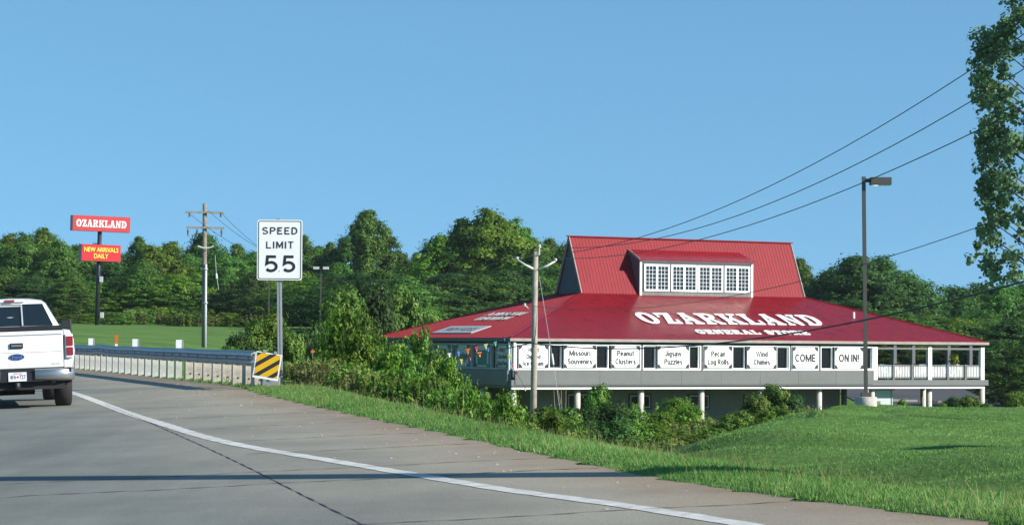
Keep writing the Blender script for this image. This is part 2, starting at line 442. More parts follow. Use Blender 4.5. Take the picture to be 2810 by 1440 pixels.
def sans(ch):
    e = lambda cx, cy, rx, ry, a0=0, a1=360, n=10: arc(cx, cy, rx, ry, a0, a1, n)
    G = {
     'H': ([[(.1, 0), (.1, 1)], [(.62, 0), (.62, 1)], [(.1, .5), (.62, .5)]], .72), 'D': ([[(.1, .08), (.1, .92)], [(.1, .92), (.3, .92)] + e(.3, .5, .32, .42, 90, -90) + [(.1, .08)]], .72),
     'I': ([[(.1, 0), (.1, 1)]], .2), 'C': ([e(.4, .5, .31, .42, 45, 315, 12)], .74), 'M': ([[(.1, 0), (.1, 1)], [(.1, .95), (.50, .12), (.90, .95)], [(.90, 1), (.90, 0)]], 1.0),
     'S': ([e(.34, .71, .23, .20, 30, 270, 8) + e(.34, .29, .24, .21, 90, -150, 8)[1:]], .68), 'P': ([[(.1, 0), (.1, 1)], [(.1, .92), (.36, .92)] + e(.36, .70, .22, .22, 90, -90, 8) + [(.1, .48)]], .66),
     'F': ([[(.1, 0), (.1, 1)], [(.1, .92), (.58, .92)], [(.1, .5), (.52, .5)]], .60),
     'J': ([[(.42, 1), (.42, .3)] + e(.25, .28, .17, .2, 0, -180, 7)], .52), 'L': ([[(.1, 1), (.1, .08)], [(0.02, .08), (.54, .08)]], .56),
     'R': ([[(.1, 0), (.1, 1)], [(.1, .92), (.36, .92)] + e(.36, .72, .22, .20, 90, -90, 8) + [(.1, .52)], [(.36, .5), (.60, 0)]], .70), 'W': ([[(.06, 1), (.32, .04), (.58, .92), (.84, .04), (1.10, 1)]], 1.16),
     'O': ([e(.42, .5, .33, .42, 0, 360, 16)], .84), 'N': ([[(.1, 0), (.1, 1)], [(.12, .95), (.60, .05)], [(.62, 1), (.62, 0)]], .72), 'E': ([[(.1, 0), (.1, 1)], [(.1, .92), (.58, .92)], [(.1, .5), (.54, .5)], [(.1, .08), (.60, .08)]], .62),
     '!': ([[(.1, .3), (.1, 1)], [(.1, 0), (.1, .17)]], .2),
     'i': ([[(.1, 0), (.1, .72)], [(.1, .84), (.1, 1)]], .2), 'l': ([[(.1, 0), (.1, 1)]], .2), 'o': ([e(.31, .36, .23, .29, 0, 360, 12)], .62), 'a': ([[(.10, .54)] + e(.29, .46, .20, .18, 130, 0, 6) + [(.49, 0)], e(.29, .21, .20, .15, 10, 350, 9)], .58),
     'n': ([[(.1, 0), (.1, .72)], [(.1, .46)] + e(.29, .46, .19, .19, 160, 0, 7) + [(.48, 0)]], .58), 'h': ([[(.1, 0), (.1, 1)], [(.1, .46)] + e(.29, .46, .19, .19, 160, 0, 7) + [(.48, 0)]], .58),
     'm': ([[(.1, 0), (.1, .72)], e(.26, .48, .16, .17, 160, 0, 6) + [(.42, 0)], e(.58, .48, .16, .17, 170, 0, 6) + [(.74, 0)]], .84), 'd': ([e(.30, .36, .21, .28, 0, 360, 12), [(.50, 0), (.50, 1)]], .60),
     'p': ([e(.30, .36, .21, .28, 0, 360, 12), [(.10, -.26), (.10, .72)]], .60), 'g': ([e(.30, .36, .21, .28, 0, 360, 12), [(.50, .72), (.50, -.05)] + e(.30, -.06, .20, .14, 0, -150, 6)], .60),
     'e': ([[(.10, .37), (.50, .37)] + e(.30, .36, .21, .28, 8, 320, 12)], .60), 'r': ([[(.1, 0), (.1, .72)], [(.1, .40)] + e(.28, .46, .17, .18, 160, 70, 5)], .40), 's': ([e(.27, .50, .16, .13, 40, 270, 6) + e(.27, .20, .18, .13, 90, -150, 6)[1:]], .52),
     'u': ([[(.1, .72), (.1, .28)] + e(.29, .26, .19, .19, 180, 340, 7), [(.48, .72), (.48, 0)]], .58), 'v': ([[(.06, .72), (.27, .06), (.48, .72)]], .54), 't': ([[(.18, .92), (.18, .15)] + e(.28, .14, .10, .08, 200, 280, 3), [(.02, .66), (.36, .66)]], .38),
     'w': ([[(.05, .72), (.25, .05), (.45, .68), (.65, .05), (.85, .72)]], .90), 'z': ([[(.06, .64), (.46, .64), (.06, .08), (.48, .08)]], .52), 'c': ([e(.30, .36, .21, .28, 45, 315, 10)], .54), ' ': ([], .18)}
    return G[ch]
def sans_mesh(word, w, capH, t, depth, m):
    o = highway_mesh(word, w, capH, t, depth, m, .10, sans)
    return o
def highway_mesh(word, w, h, t, depth, m, gap=.22, font=None):
    gl = [(font or highway)(c) for c in word]
    tot = sum(g_[1] for g_ in gl) + gap * (len(word) - 1); k = w / tot; x = -w / 2; b = MB(); q_i = 0
    for strokes, gw_ in gl:
        for st_ in strokes:
            P_ = [(x + a * k, (b_ - .5) * h) for a, b_ in st_]
            P_ = [p for i, p in enumerate(P_) if i == 0 or (Vector(p) - Vector(P_[i - 1])).length > 1e-5]
            o_, i_ = [], []
            for i, p in enumerate(P_):
                d1 = (Vector(p) - Vector(P_[i - 1])).normalized() if i else None
                d2 = (Vector(P_[i + 1]) - Vector(p)).normalized() if i < len(P_) - 1 else None
                d = ((d1 or d2) + (d2 or d1)); d = d.normalized() if d.length > .2 else (d1 or d2)
                nrm = Vector((-d.y, d.x)); sc_ = 1 / max(.45, abs(nrm.dot(Vector((-(d1 or d2).y, (d1 or d2).x)))))
                o_.append(tuple(Vector(p) + nrm * t / 2 * sc_)); i_.append(tuple(Vector(p) - nrm * t / 2 * sc_))
            b.strip(o_, i_, 0, depth * (1 + .08 * (q_i % 7))); q_i += 1
        x += (gw_ + gap) * k
    b.v = [(vx, -vz, vy) for vx, vy, vz in b.v]
    return b.mesh('lettering', m)

# ------------------------------------------------------------------ terrain
EDGE = [(-60, 16), (0, 5.8), (10, 4.3), (15.71, 3.21), (16.81, 2.74), (18.4, 2.11), (20.8, 1.32), (24.29, .45), (30.11, -.89), (38, -2.75), (47.74, -4.9), (52, -5.75), (58.69, -7.75), (71.69, -11.8), (90, -17.6), (120, -28.5), (200, -54), (320, -92), (2500, -800)]
LINE = [(-40, 14), (0, 6.4), (10, 3.4), (16.36, 1.56), (18.32, .81), (20.14, 0.0), (22.27, -.8), (25.11, -1.85), (28.29, -3.02), (35.86, -5.15), (52.21, -9.3), (75, -15.8), (120, -29), (200, -55)]
JOINT = [(0, 3.0), (10, .75), (17.44, -1.04), (20.29, -1.68), (24.99, -2.72), (33.18, -4.62), (40, -6.25), (52, -9.2)]
def interp(tab, D):
    xs = np.array([p[0] for p in tab], float); ys = np.array([p[1] for p in tab], float)
    # monotone-ish smooth (finite difference Hermite)
    D = np.asarray(D, float)
    m = np.gradient(ys, xs)
    i = np.clip(np.searchsorted(xs, D) - 1, 0, len(xs) - 2)
    h = xs[i + 1] - xs[i]; t = np.clip((D - xs[i]) / h, 0, 1)
    return (2*t**3-3*t**2+1)*ys[i] + (t**3-2*t**2+t)*h*m[i] + (-2*t**3+3*t**2)*ys[i+1] + (t**3-t**2)*h*m[i+1]
def road_z(X, D):
    D2 = np.minimum(D, 320)
    return 0.016 * D2 + 0.042 * np.maximum(X, -0.27 * D2 - 20)
CP = [(1.94,30,.156),(3.2,40,-.015),(4.56,48,-.09),(5.96,56,-.15),(7.8,65,-.24),(9.76,74,-.31),(10.8,79,-.42),(13.9,82,-.53),(17.4,86,-.6),
 (3,24.6,.20),(4.8,24.4,.40),(5,30,.18),(6,36,.10),(8,46,-.02),(9,58,-.12),(11,68,-.36),(14,70,-.36),(11.4,55,-.16),(12,50,-.1),(8.3,40,.05),(9,33,.2),(9,25,.5),(20,60,-.3),(14,40,.05),(12.5,76,-.46),(16,77,-.48),(18,79,-.52),(10.7,75,-.45),(14,50,-.1),
 (1.0,34,-.7),(.8,40,-1.2),(2.2,50,-1.5),(.5,50,-2.0),(3.5,60,-1.7),(0,70,-2.6),(6.5,75,-1.7),(0.3,100,-3.2),(0,125,-3.4),(-6,125,-3.0),(10,125,-3.4),(20,125,-3.0),
 (-2,50,-1.4),(-3,60,-1.7),(-5,80,-1.6),(-8,100,-.9),(-11,120,.0),(-8,140,-2.7),(8,95,-2.6),
 (11,94,-1.9),(18,102,-1.8),(22,125,-2.4),(30,142,-2.4),(0,150,-3.4),(15,152,-3.2),(31,162,-2.4),(27,176,-2.1),(38,192,-1.8),(45,230,-.9),(-10,160,-2.3),
 (-14,180,1.0),(-37,220,3.0),(-18.6,150,1.1),(-30,240,3.3),(-25,230,2.95),(-14.2,120,.75),(-20,120,1.25),(-26,120,1.4),(-27,160,1.85),(-34,160,1.9),(-16.5,105,1.0),(-16.5,140,1.0),(-24,140,1.6),(-17,98,.95),(-12.5,76,.45),(-9,66,.1),(-18,230,3.1),(-50,300,4.0),(-20,300,4.0),
 (0,250,1.5),(0,300,3.0),(30,260,-.5),(60,300,0),(50,200,-1.4),(-90,320,4),(60,140,-2),(40,60,-.2),(80,25,1.5),(40,25,1.3),(20,0,1.4),(8,10,.6),(60,0,2),(120,300,0),(120,100,-1),(-60,270,3.5)]
_c = np.array(CP, float)
def _phi(r2): return r2 * np.log(r2 + 1e-9) * 0.5
_s = 50.0
_xy = _c[:, :2] / _s
_d2 = ((_xy[:, None] - _xy[None]) ** 2).sum(-1)
_n = len(_c)
_A = np.zeros((_n + 3, _n + 3)); _A[:_n, :_n] = _phi(_d2) + np.eye(_n) * 1e-4
_A[:_n, _n] = 1; _A[:_n, _n+1:] = _xy; _A[_n, :_n] = 1; _A[_n+1:, :_n] = _xy.T
_w = np.linalg.solve(_A, np.concatenate([_c[:, 2], [0, 0, 0]]))
def land(X, D):
    sh = np.broadcast(X, D).shape
    X = np.broadcast_to(X, sh).ravel().astype(float); D = np.broadcast_to(D, sh).ravel().astype(float)
    Xc = np.clip(X, -110, 130); Dc = np.clip(D, -20, 330)
    q = np.stack([Xc, Dc], 1) / _s
    z = _w[_n] + q @ _w[_n+1:]
    for i in range(_n):
        z += _w[i] * _phi(((q - _xy[i]) ** 2).sum(-1))
    t = np.clip((np.maximum(np.maximum(D - 330, -D - 20), np.maximum(X - 130, -X - 110))) / 150, 0, 1)
    z = z * (1 - t) + 1.5 * t
    return z.reshape(sh)
def sstep(a, b, x):
    t = np.clip((x - a) / (b - a), 0, 1); return t * t * (3 - 2 * t)
def ground(X, D):
    X = np.asarray(X, float); D = np.asarray(D, float)
    Xe = interp(EDGE, D); e = X - Xe
    w = sstep(np.interp(D, [0, 30, 38, 50, 70], [.55, .6, 1.0, 1.2, 1.6]), np.interp(D, [0, 30, 38, 50, 70], [2.4, 2.4, 3.5, 4.5, 5.5]), e)
    lip = 0.035 * sstep(0, .25, e) - 0.10 * sstep(0.0, -.35, e)
    zr = road_z(np.minimum(X, Xe + 3), D) + lip
    z = zr * (1 - w) + land(X, D) * w
    # left side of the road (behind the pickup): gentle grass median
    el = -(e + 14.5)
    z = z + 0.14 * sstep(0, 1.5, el)
    z = z + w * 1.9 * (.030 * np.sin(1.3 * X + .55 * D + np.sin(.4 * D)) + .022 * np.sin(.5 * X - 1.5 * D + 1.1 * np.sin(.7 * X)) + .012 * np.sin(3.1 * X + 2.3 * D)) * sstep(14, 20, D) * (D < 130)
    return z
def gz(x, d): return float(ground(np.array([x]), np.array([d]))[0])

def grid_mesh(name, xs, ys, fz, m, uvf=None, smooth=True):
    XX, YY = np.meshgrid(xs, ys)
    ZZ = fz(XX, YY)
    co = np.stack([XX, YY, ZZ], -1).reshape(-1, 3)
    nx, ny = len(xs), len(ys)
    i = np.arange((ny - 1) * (nx - 1)); r = i // (nx - 1); c = i % (nx - 1)
    a = r * nx + c
    f = np.stack([a, a + 1, a + nx + 1, a + nx], 1)
    return np_mesh(name, co, f, m, smooth)
def np_mesh(name, co, f, m, smooth=False, tint=None, tintdom='FACE'):
    me = bpy.data.meshes.new(name)
    me.vertices.add(len(co)); me.vertices.foreach_set('co', np.ascontiguousarray(co, dtype=np.float32).ravel())
    k = f.shape[1]
    me.loops.add(f.size); me.loops.foreach_set('vertex_index', f.astype(np.int32).ravel())
    me.polygons.add(len(f)); me.polygons.foreach_set('loop_start', (np.arange(len(f)) * k).astype(np.int32))
    if smooth: me.polygons.foreach_set('use_smooth', np.ones(len(f), bool))
    me.update(calc_edges=True)
    if tint is not None:
        at_ = me.attributes.new('tint', 'FLOAT', tintdom)
        at_.data.foreach_set('value', tint.astype(np.float32))
    me.materials.append(m)
    return me

def ground_material():
    m = bpy.data.materials.new('lawn_ground'); m.use_nodes = True
    nt = m.node_tree; p = nt.nodes['Principled BSDF']
    p.inputs['Roughness'].default_value = 0.95; p.inputs['Specular IOR Level'].default_value = 0.1
    tc = nt.nodes.new('ShaderNodeTexCoord')
    mp = nt.nodes.new('ShaderNodeMapping'); mp.inputs['Scale'].default_value = (0.35, 1.0, 1.0); mp.inputs['Rotation'].default_value = (0, 0, 0.25)
    nt.links.new(tc.outputs['Object'], mp.inputs['Vector'])
    n1 = nt.nodes.new('ShaderNodeTexNoise'); n1.inputs['Scale'].default_value = 0.55; n1.inputs['Detail'].default_value = 8; n1.inputs['Roughness'].default_value = 0.62
    nt.links.new(mp.outputs[0], n1.inputs['Vector'])
    r1 = nt.nodes.new('ShaderNodeValToRGB')
    r1.color_ramp.elements[0].position = 0.34; r1.color_ramp.elements[0].color = (0.078, 0.158, 0.034, 1)
    r1.color_ramp.elements[1].position = 0.66; r1.color_ramp.elements[1].color = (0.140, 0.250, 0.062, 1)
    nt.links.new(n1.outputs['Fac'], r1.inputs['Fac'])
    n2 = nt.nodes.new('ShaderNodeTexNoise'); n2.inputs['Scale'].default_value = 9; n2.inputs['Detail'].default_value = 6
    nt.links.new(tc.outputs['Object'], n2.inputs['Vector'])
    mx = nt.nodes.new('ShaderNodeMix'); mx.data_type = 'RGBA'; mx.blend_type = 'MULTIPLY'; mx.inputs['Factor'].default_value = 0.6
    r2 = nt.nodes.new('ShaderNodeValToRGB'); r2.color_ramp.elements[0].position = 0.3; r2.color_ramp.elements[0].color = (.55, .55, .55, 1); r2.color_ramp.elements[1].position = 0.7
    nt.links.new(n2.outputs['Fac'], r2.inputs['Fac'])
    nt.links.new(r1.outputs[0], mx.inputs['A']); nt.links.new(r2.outputs[0], mx.inputs['B'])
    nt.links.new(mx.outputs['Result'], p.inputs['Base Color'])
    b = nt.nodes.new('ShaderNodeBump'); b.inputs['Strength'].default_value = 0.6; b.inputs['Distance'].default_value = 0.05
    nt.links.new(n2.outputs['Fac'], b.inputs['Height']); nt.links.new(b.outputs[0], p.inputs['Normal'])
    return m
xs = np.unique(np.concatenate([np.linspace(-2500, -120, 12), np.linspace(-120, -22, 30), np.linspace(-22, 24, 185), np.linspace(24, 70, 40), np.linspace(70, 200, 16), np.linspace(200, 2500, 12)]))
ys = np.unique(np.concatenate([np.linspace(-400, -20, 10), np.linspace(-20, 12, 12), np.linspace(12, 62, 200), np.linspace(62, 130, 110), np.linspace(130, 260, 80), np.linspace(260, 480, 30), np.linspace(480, 5000, 16)]))
g = obj('ground', grid_mesh('ground', xs, ys, ground, ground_material()))
tag(g, 'mown green grass ground sloping from the road down to the store', kind='structure')

# ---- road
def road_material():
    m = bpy.data.materials.new('concrete_pavement'); m.use_nodes = True
    nt = m.node_tree; p = nt.nodes['Principled BSDF']
    L = nt.links.new
    p.inputs['Roughness'].default_value = 0.88; p.inputs['Specular IOR Level'].default_value = 0.25
    tc = nt.nodes.new('ShaderNodeTexCoord')
    a = nt.nodes.new('ShaderNodeAttribute'); a.attribute_name = 'edge_distance'
    def noise(scale, det=6, vec=None, rough=.6):
        n = nt.nodes.new('ShaderNodeTexNoise'); n.inputs['Scale'].default_value = scale; n.inputs['Detail'].default_value = det; n.inputs['Roughness'].default_value = rough
        L(vec or tc.outputs['Object'], n.inputs['Vector']); return n
    mp = nt.nodes.new('ShaderNodeMapping'); mp.inputs['Rotation'].default_value = (0, 0, R(-13.5)); mp.inputs['Scale'].default_value = (1.6, .18, 1)
    L(tc.outputs['Object'], mp.inputs['Vector'])
    n1 = noise(1.0, 7, mp.outputs[0], .6)
    r1 = nt.nodes.new('ShaderNodeValToRGB')
    r1.color_ramp.elements[0].position = .32; r1.color_ramp.elements[0].color = (.178, .188, .168, 1)
    r1.color_ramp.elements[1].position = .68; r1.color_ramp.elements[1].color = (.232, .240, .214, 1)
    L(n1.outputs['Fac'], r1.inputs['Fac'])
    # worn brown soil spread over the shoulder near the grass
    n2 = noise(1.1, 8, None, .65)
    ma = nt.nodes.new('ShaderNodeMath'); ma.operation = 'MULTIPLY_ADD'; ma.inputs[1].default_value = 2.6; ma.inputs[2].default_value = -1.3
    L(n2.outputs['Fac'], ma.inputs[0])
    mb = nt.nodes.new('ShaderNodeMath'); mb.operation = 'ADD'; L(ma.outputs[0], mb.inputs[0]); L(a.outputs['Fac'], mb.inputs[1])
    mr = nt.nodes.new('ShaderNodeMapRange'); mr.inputs['From Min'].default_value = 4.2; mr.inputs['From Max'].default_value = 0.6; mr.inputs['To Max'].default_value = 0.85; mr.clamp = True
    L(mb.outputs[0], mr.inputs['Value'])
    mx = nt.nodes.new('ShaderNodeMix'); mx.data_type = 'RGBA'
    L(mr.outputs[0], mx.inputs['Factor']); L(r1.outputs[0], mx.inputs['A']); mx.inputs['B'].default_value = (.375, .335, .262, 1)
    mr5 = nt.nodes.new('ShaderNodeMapRange'); mr5.inputs['From Min'].default_value = 1.25; mr5.inputs['From Max'].default_value = -0.4; mr5.inputs['To Max'].default_value = 0.9; mr5.clamp = True
    L(mb.outputs[0], mr5.inputs['Value'])
    mx5 = nt.nodes.new('ShaderNodeMix'); mx5.data_type = 'RGBA'
    L(mr5.outputs[0], mx5.inputs['Factor']); L(mx.outputs['Result'], mx5.inputs['A']); mx5.inputs['B'].default_value = (.30, .215, .135, 1)
    mx = mx5
    # fine grit and dark stains
    n3 = noise(55, 4); r3 = nt.nodes.new('ShaderNodeValToRGB')
    r3.color_ramp.elements[0].position = .30; r3.color_ramp.elements[0].color = (.70, .70, .70, 1)
    r3.color_ramp.elements[1].position = .70; r3.color_ramp.elements[1].color = (1.16, 1.16, 1.16, 1)
    L(n3.outputs['Fac'], r3.inputs['Fac'])
    mu = nt.nodes.new('ShaderNodeMix'); mu.data_type = 'RGBA'; mu.blend_type = 'MULTIPLY'; mu.inputs['Factor'].default_value = .85
    L(mx.outputs['Result'], mu.inputs['A']); L(r3.outputs[0], mu.inputs['B'])
    n4 = noise(.45, 5); r4 = nt.nodes.new('ShaderNodeValToRGB')
    r4.color_ramp.elements[0].position = .36; r4.color_ramp.elements[0].color = (.80, .81, .83, 1)
    r4.color_ramp.elements[1].position = .60; r4.color_ramp.elements[1].color = (1, 1, 1, 1)
    L(n4.outputs['Fac'], r4.inputs['Fac'])
    mv = nt.nodes.new('ShaderNodeMix'); mv.data_type = 'RGBA'; mv.blend_type = 'MULTIPLY'; mv.inputs['Factor'].default_value = 1
    L(mu.outputs['Result'], mv.inputs['A']); L(r4.outputs[0], mv.inputs['B'])
    L(mv.outputs['Result'], p.inputs['Base Color'])
    b = nt.nodes.new('ShaderNodeBump'); b.inputs['Strength'].default_value = .35; b.inputs['Distance'].default_value = .01
    L(n3.outputs['Fac'], b.inputs['Height']); L(b.outputs[0], p.inputs['Normal'])
    return m
rd = np.unique(np.concatenate([np.linspace(-60, 12, 40), np.linspace(12, 60, 240), np.linspace(60, 130, 80), np.linspace(130, 330, 40)]))
re = np.concatenate([np.linspace(0, 4, 17), np.linspace(4.5, 15, 18)])
jit = 0.07 * np.sin(rd * 5.1) + 0.05 * np.sin(rd * 11.3 + 1) + 0.04 * np.sin(rd * 23.7)
DD, EE = np.meshgrid(rd, re, indexing='ij')
XX = interp(EDGE, DD) - EE + np.where(EE == 0, jit[:, None], 0)
co = np.stack([XX, DD, road_z(XX, DD)], -1).reshape(-1, 3)
nr, nc = DD.shape
ii = np.arange((nr - 1) * (nc - 1)); aa = (ii // (nc - 1)) * nc + ii % (nc - 1)
me = np_mesh('road', co, np.stack([aa, aa + nc, aa + nc + 1, aa + 1], 1), road_material(), True)
at_ = me.attributes.new('edge_distance', 'FLOAT', 'POINT'); at_.data.foreach_set('value', EE.ravel().astype(np.float32))
road = tag(obj('road', me), 'grey concrete highway with a soil covered shoulder', kind='structure')

def ribbon(name, cx, ds, width, lift, m, parent, wob=0.0):
    """flat ribbon following X = cx(D) laid just above the road"""
    x = cx(ds); dx = np.gradient(x, ds); nrm = np.sqrt(1 + dx ** 2)
    wl = width / 2 * (1 + wob * np.sin(ds * 7.3) * np.sin(ds * 2.9 + 1)); wr = width / 2 * (1 + wob * np.sin(ds * 9.1 + 2))
    lx, ly = x - wl / nrm, ds + wl * dx / nrm; rx, ry = x + wr / nrm, ds - wr * dx / nrm
    co = np.concatenate([np.stack([lx, ly, road_z(lx, ly) + lift], 1), np.stack([rx, ry, road_z(rx, ry) + lift], 1)])
    n = len(ds); i = np.arange(n - 1)
    return obj(name, np_mesh(name, co, np.stack([i, n + i, n + i + 1, i + 1], 1), m), parent)
linepaint = mat('worn_white_road_paint', (.66, .66, .63), rough=.8, col2=(.40, .39, .36), vscale=5)
seal = mat('dark_joint_sealant', (.030, .032, .034), rough=.8, var=.3, vscale=6)
tag(ribbon('edge_line', lambda d: interp(LINE, d), np.arange(-10, 190, .2), .19, .004, linepaint, road, .1), 'white edge line bending right towards the grass')
ribbon('pavement_joint', lambda d: interp(JOINT, d), np.arange(2, 44, .08), .013, .004, seal, road, .8)
hr = R(13.0)
def cross_joint(s, e0, e1, w, jitter, seed):
    """transverse joint: starts on the lane joint at depth s, e0..e1 metres to its right"""
    rr = random.Random(seed)
    t = np.arange(e0, e1, .1)
    ph = rr.uniform(0, 9)
    x0 = float(interp(JOINT, np.array([s]))[0])
    wav = jitter * (np.sin(t * 3.1 + ph) + .5 * np.sin(t * 9.7 + ph * 2) + .35 * np.sin(t * 23 + ph))
    x = x0 + t * math.cos(hr) - wav * math.sin(hr); y = s + t * math.sin(hr) + wav * math.cos(hr)
    hw = w / 2 * (1 + .6 * np.sin(t * 17 + ph))
    ok = x < interp(EDGE, y) - .02
    x, y, hw = x[ok], y[ok], hw[ok]
    if len(x) < 3: return
    co = np.concatenate([np.stack([x, y - hw, road_z(x, y - hw) + .0045], 1), np.stack([x, y + hw, road_z(x, y + hw) + .0045], 1)])
    n = len(x); i = np.arange(n - 1)
    obj('pavement_joint', np_mesh('pavement_joint', co, np.stack([i, i + 1, n + i + 1, n + i], 1), seal), road)
for k, s in enumerate([21.9, 26.6, 29.4, 33.0, 36.6, 41.2, 45.8]):
    cross_joint(s, 0.25 if k else -6, 6, .028, .05, k)
for k, s in enumerate([17.2, 23.4]):
    cross_joint(s + .2, -7, 5, .022, .03, 20 + k)
# loose stones on the shoulder
b = MB(); q = random.Random(3)
for i in range(170):
    d = q.uniform(17, 62); e = abs(q.gauss(0, 1)) * 1.1 + .03
    x = float(interp(EDGE, np.array([d]))[0]) - e; z = float(road_z(np.array(x), np.array(d))); r = q.uniform(.004, .012)
    if i % 25 == 0: r *= 1.7
    b.prism([(x - r, d - r), (x + r * 1.2, d - r * .7), (x + r, d + r), (x - r * .6, d + r * 1.1)], z, z + r * 1.1)
tag(b.build('loose_stones', mat('pale_stone', (.50, .46, .40), rough=.9, col2=(.22, .18, .14), vscale=30)), 'small pale stones scattered on the shoulder', kind='stuff')
# soil wash beside the guardrail foot and lot asphalt
lx = np.linspace(24, 66, 50); ly = np.linspace(160, 226, 60)
def lotz(X, Y): return ground(X, Y) + .05
tag(obj('parking_lot', grid_mesh('parking_lot', lx, ly, lotz, M['asphalt'])), 'dark asphalt car park beyond the store', kind='structure')

# ------------------------------------------------------------------ grass blades
def blades(name, n, xr, dr, emin, emax, h0, h1, width, seed, m, keep=None, dens=None):
    rg = np.random.default_rng(seed)
    D = rg.uniform(dr[0], dr[1], n) if dens is None else dens(rg, n)
    e = rg.uniform(emin, emax, n) if emin is not None else None
    X = interp(EDGE, D) + e if e is not None else rg.uniform(xr[0], xr[1], n)
    if keep is not None:
        k = keep(X, D); X, D = X[k], D[k]
    n = len(X); Z = ground(X, D)
    h = rg.uniform(h0, h1, n) * (0.75 + 0.5 * (np.sin(X * 2.1 + 1) * np.sin(D * 1.3) > 0.1))
    a = rg.uniform(0, 2 * np.pi, n); ca, sa = np.cos(a) * width * .5, np.sin(a) * width * .5
    sc = 1 + np.clip((D - 20) / 40, 0, 2.5)          # farther blades stand for small tufts
    ca = ca * sc; sa = sa * sc
    lean = rg.normal(0, .45, (n, 2)) * h[:, None]
    p0 = np.stack([X - ca, D - sa, Z - .01], 1); p1 = np.stack([X + ca, D + sa, Z - .01], 1)
    p2 = np.stack([X + lean[:, 0], D + lean[:, 1], Z + h], 1)
    co = np.stack([p0, p1, p2], 1).reshape(-1, 3)
    patch = 0.5 + 0.25 * np.sin(X * .9 + np.sin(D * .35) * 2) + .25 * np.sin(D * .8 + X * .3)
    band = np.sin(D * 2.3 + .25 * X + 1.2 * np.sin(X * .35)) * .5 + np.sin(D * 5.1 - .6 * X + np.sin(X)) * .3
    tint = np.clip(rg.normal(.42, .18, n) + (patch - .5) * .35 + band * .16, 0, 1)
    return obj(name, np_mesh(name, co, np.arange(n * 3).reshape(-1, 3), m, tint=tint))
grassm = leaf_mat('grass_blade', (.090, .182, .040), (.190, .315, .082), (.38, .43, .18), .4)
tag(blades('verge_grass', 190000, None, (14, 62), 0.0, 2.0, .015, .048, .010, 1, grassm, dens=lambda rg, n: 14 + 48 * rg.random(n) ** 1.6), 'rough green grass verge along the pavement edge', kind='stuff')
drym = leaf_mat('dry_grass_blade', (.16, .20, .06), (.34, .36, .13), (.50, .46, .24), .4)
tag(blades('verge_seed_heads', 5200, None, (14, 60), 0.02, 1.9, .06, .17, .008, 4, drym, dens=lambda rg, n: 14 + 46 * rg.random(n) ** 1.5), 'sparse taller dry grass stems along the pavement edge', kind='stuff')
tag(blades('shoulder_tufts', 2600, None, (15, 60), -.16, .06, .012, .05, .010, 6, grassm, keep=lambda X, D: (np.sin(D * 2.7) + np.sin(D * 7.1 + 2) > .6), dens=lambda rg, n: 15 + 45 * rg.random(n) ** 1.5), 'small grass tufts creeping over the pavement edge', kind='stuff')
def in_lawn(X, D):
    e = X - interp(EDGE, D)
    lim = np.interp(D, [12, 22, 30, 40, 48, 56, 65, 74, 79, 90], [0, 0.6, 1.7, 3.0, 4.4, 5.8, 7.6, 9.6, 10.5, 12])
    return (e > 1.7) & (X > lim) & (X < .215 * D + 1.5)
tag(blades('lawn_grass', 620000, (0, 22), None, None, None, .012, .034, .012, 2, grassm, keep=in_lawn, dens=lambda rg, n: 14 + 76 * rg.random(n) ** 1.25), 'short mown grass covering the mound on the right', kind='stuff')

# ------------------------------------------------------------------ the store
TH = R(28.3)
P1 = at(1400, 929, 140)
ZB = -3.5
ux, uy = math.cos(TH), math.sin(TH)
store = empty('store_building', (P1.x, P1.y, ZB), TH, 'general store with a broad red metal roof, raised on concrete columns', 'building')
def zl(z): return z - ZB
def u_at(px, v=0.0, py=930):
    k = sight(px, py)[0]
    return (k * (P1.y + v * ux) - P1.x + v * uy) / (ux - k * uy)
def v_at(px, u=0.0, py=940):
    k = sight(px, py)[0]
    # X = P1.x+u ux - v uy ; Y = P1.y + u uy + v ux
    return (P1.x + u * ux - k * (P1.y + u * uy)) / (uy + k * ux)
Zc = 1.0908
LU, WV, IV = 34.3, 18.2, 7.5
A0, A1 = 8.9, 25.5
ze, zb, zr = zl(1.93), zl(4.70), zl(8.22)
wall_u1 = 25.3
def spart(name, mb, m, **k): return mb.build(name, M[m], store, **k)
# roof slopes as 6 cm slabs
def slope(pts, m='roof', t=.06):
    b = MB(); n = len(pts)
    b.v = [tuple(p) for p in pts] + [(p[0], p[1], p[2] - t) for p in pts]
    b.f = [tuple(range(n)), tuple(range(2 * n - 1, n - 1, -1))] + [(i, i + n, (i + 1) % n + n, (i + 1) % n) for i in range(n)]
    return spart('roof_slope', b, m)
E00, E10, E11, E01 = (0, 0, ze), (LU, 0, ze), (LU, WV, ze), (0, WV, ze)
I00, I10, I11, I01 = (A0, IV, zb), (A1, IV, zb), (A1, WV - IV, zb), (A0, WV - IV, zb)
slope([E00, E10, I10, I00]); slope([E10, E11, I11, I10]); slope([E11, E01, I01, I11]); slope([E01, E00, I00, I01])
VM = WV / 2
slope([(A0, IV, zb), (A1, IV, zb), (A1, VM, zr), (A0, VM, zr)], 'roof_up'); slope([(A1, WV - IV, zb), (A0, WV - IV, zb), (A0, VM, zr), (A1, VM, zr)], 'roof_up')
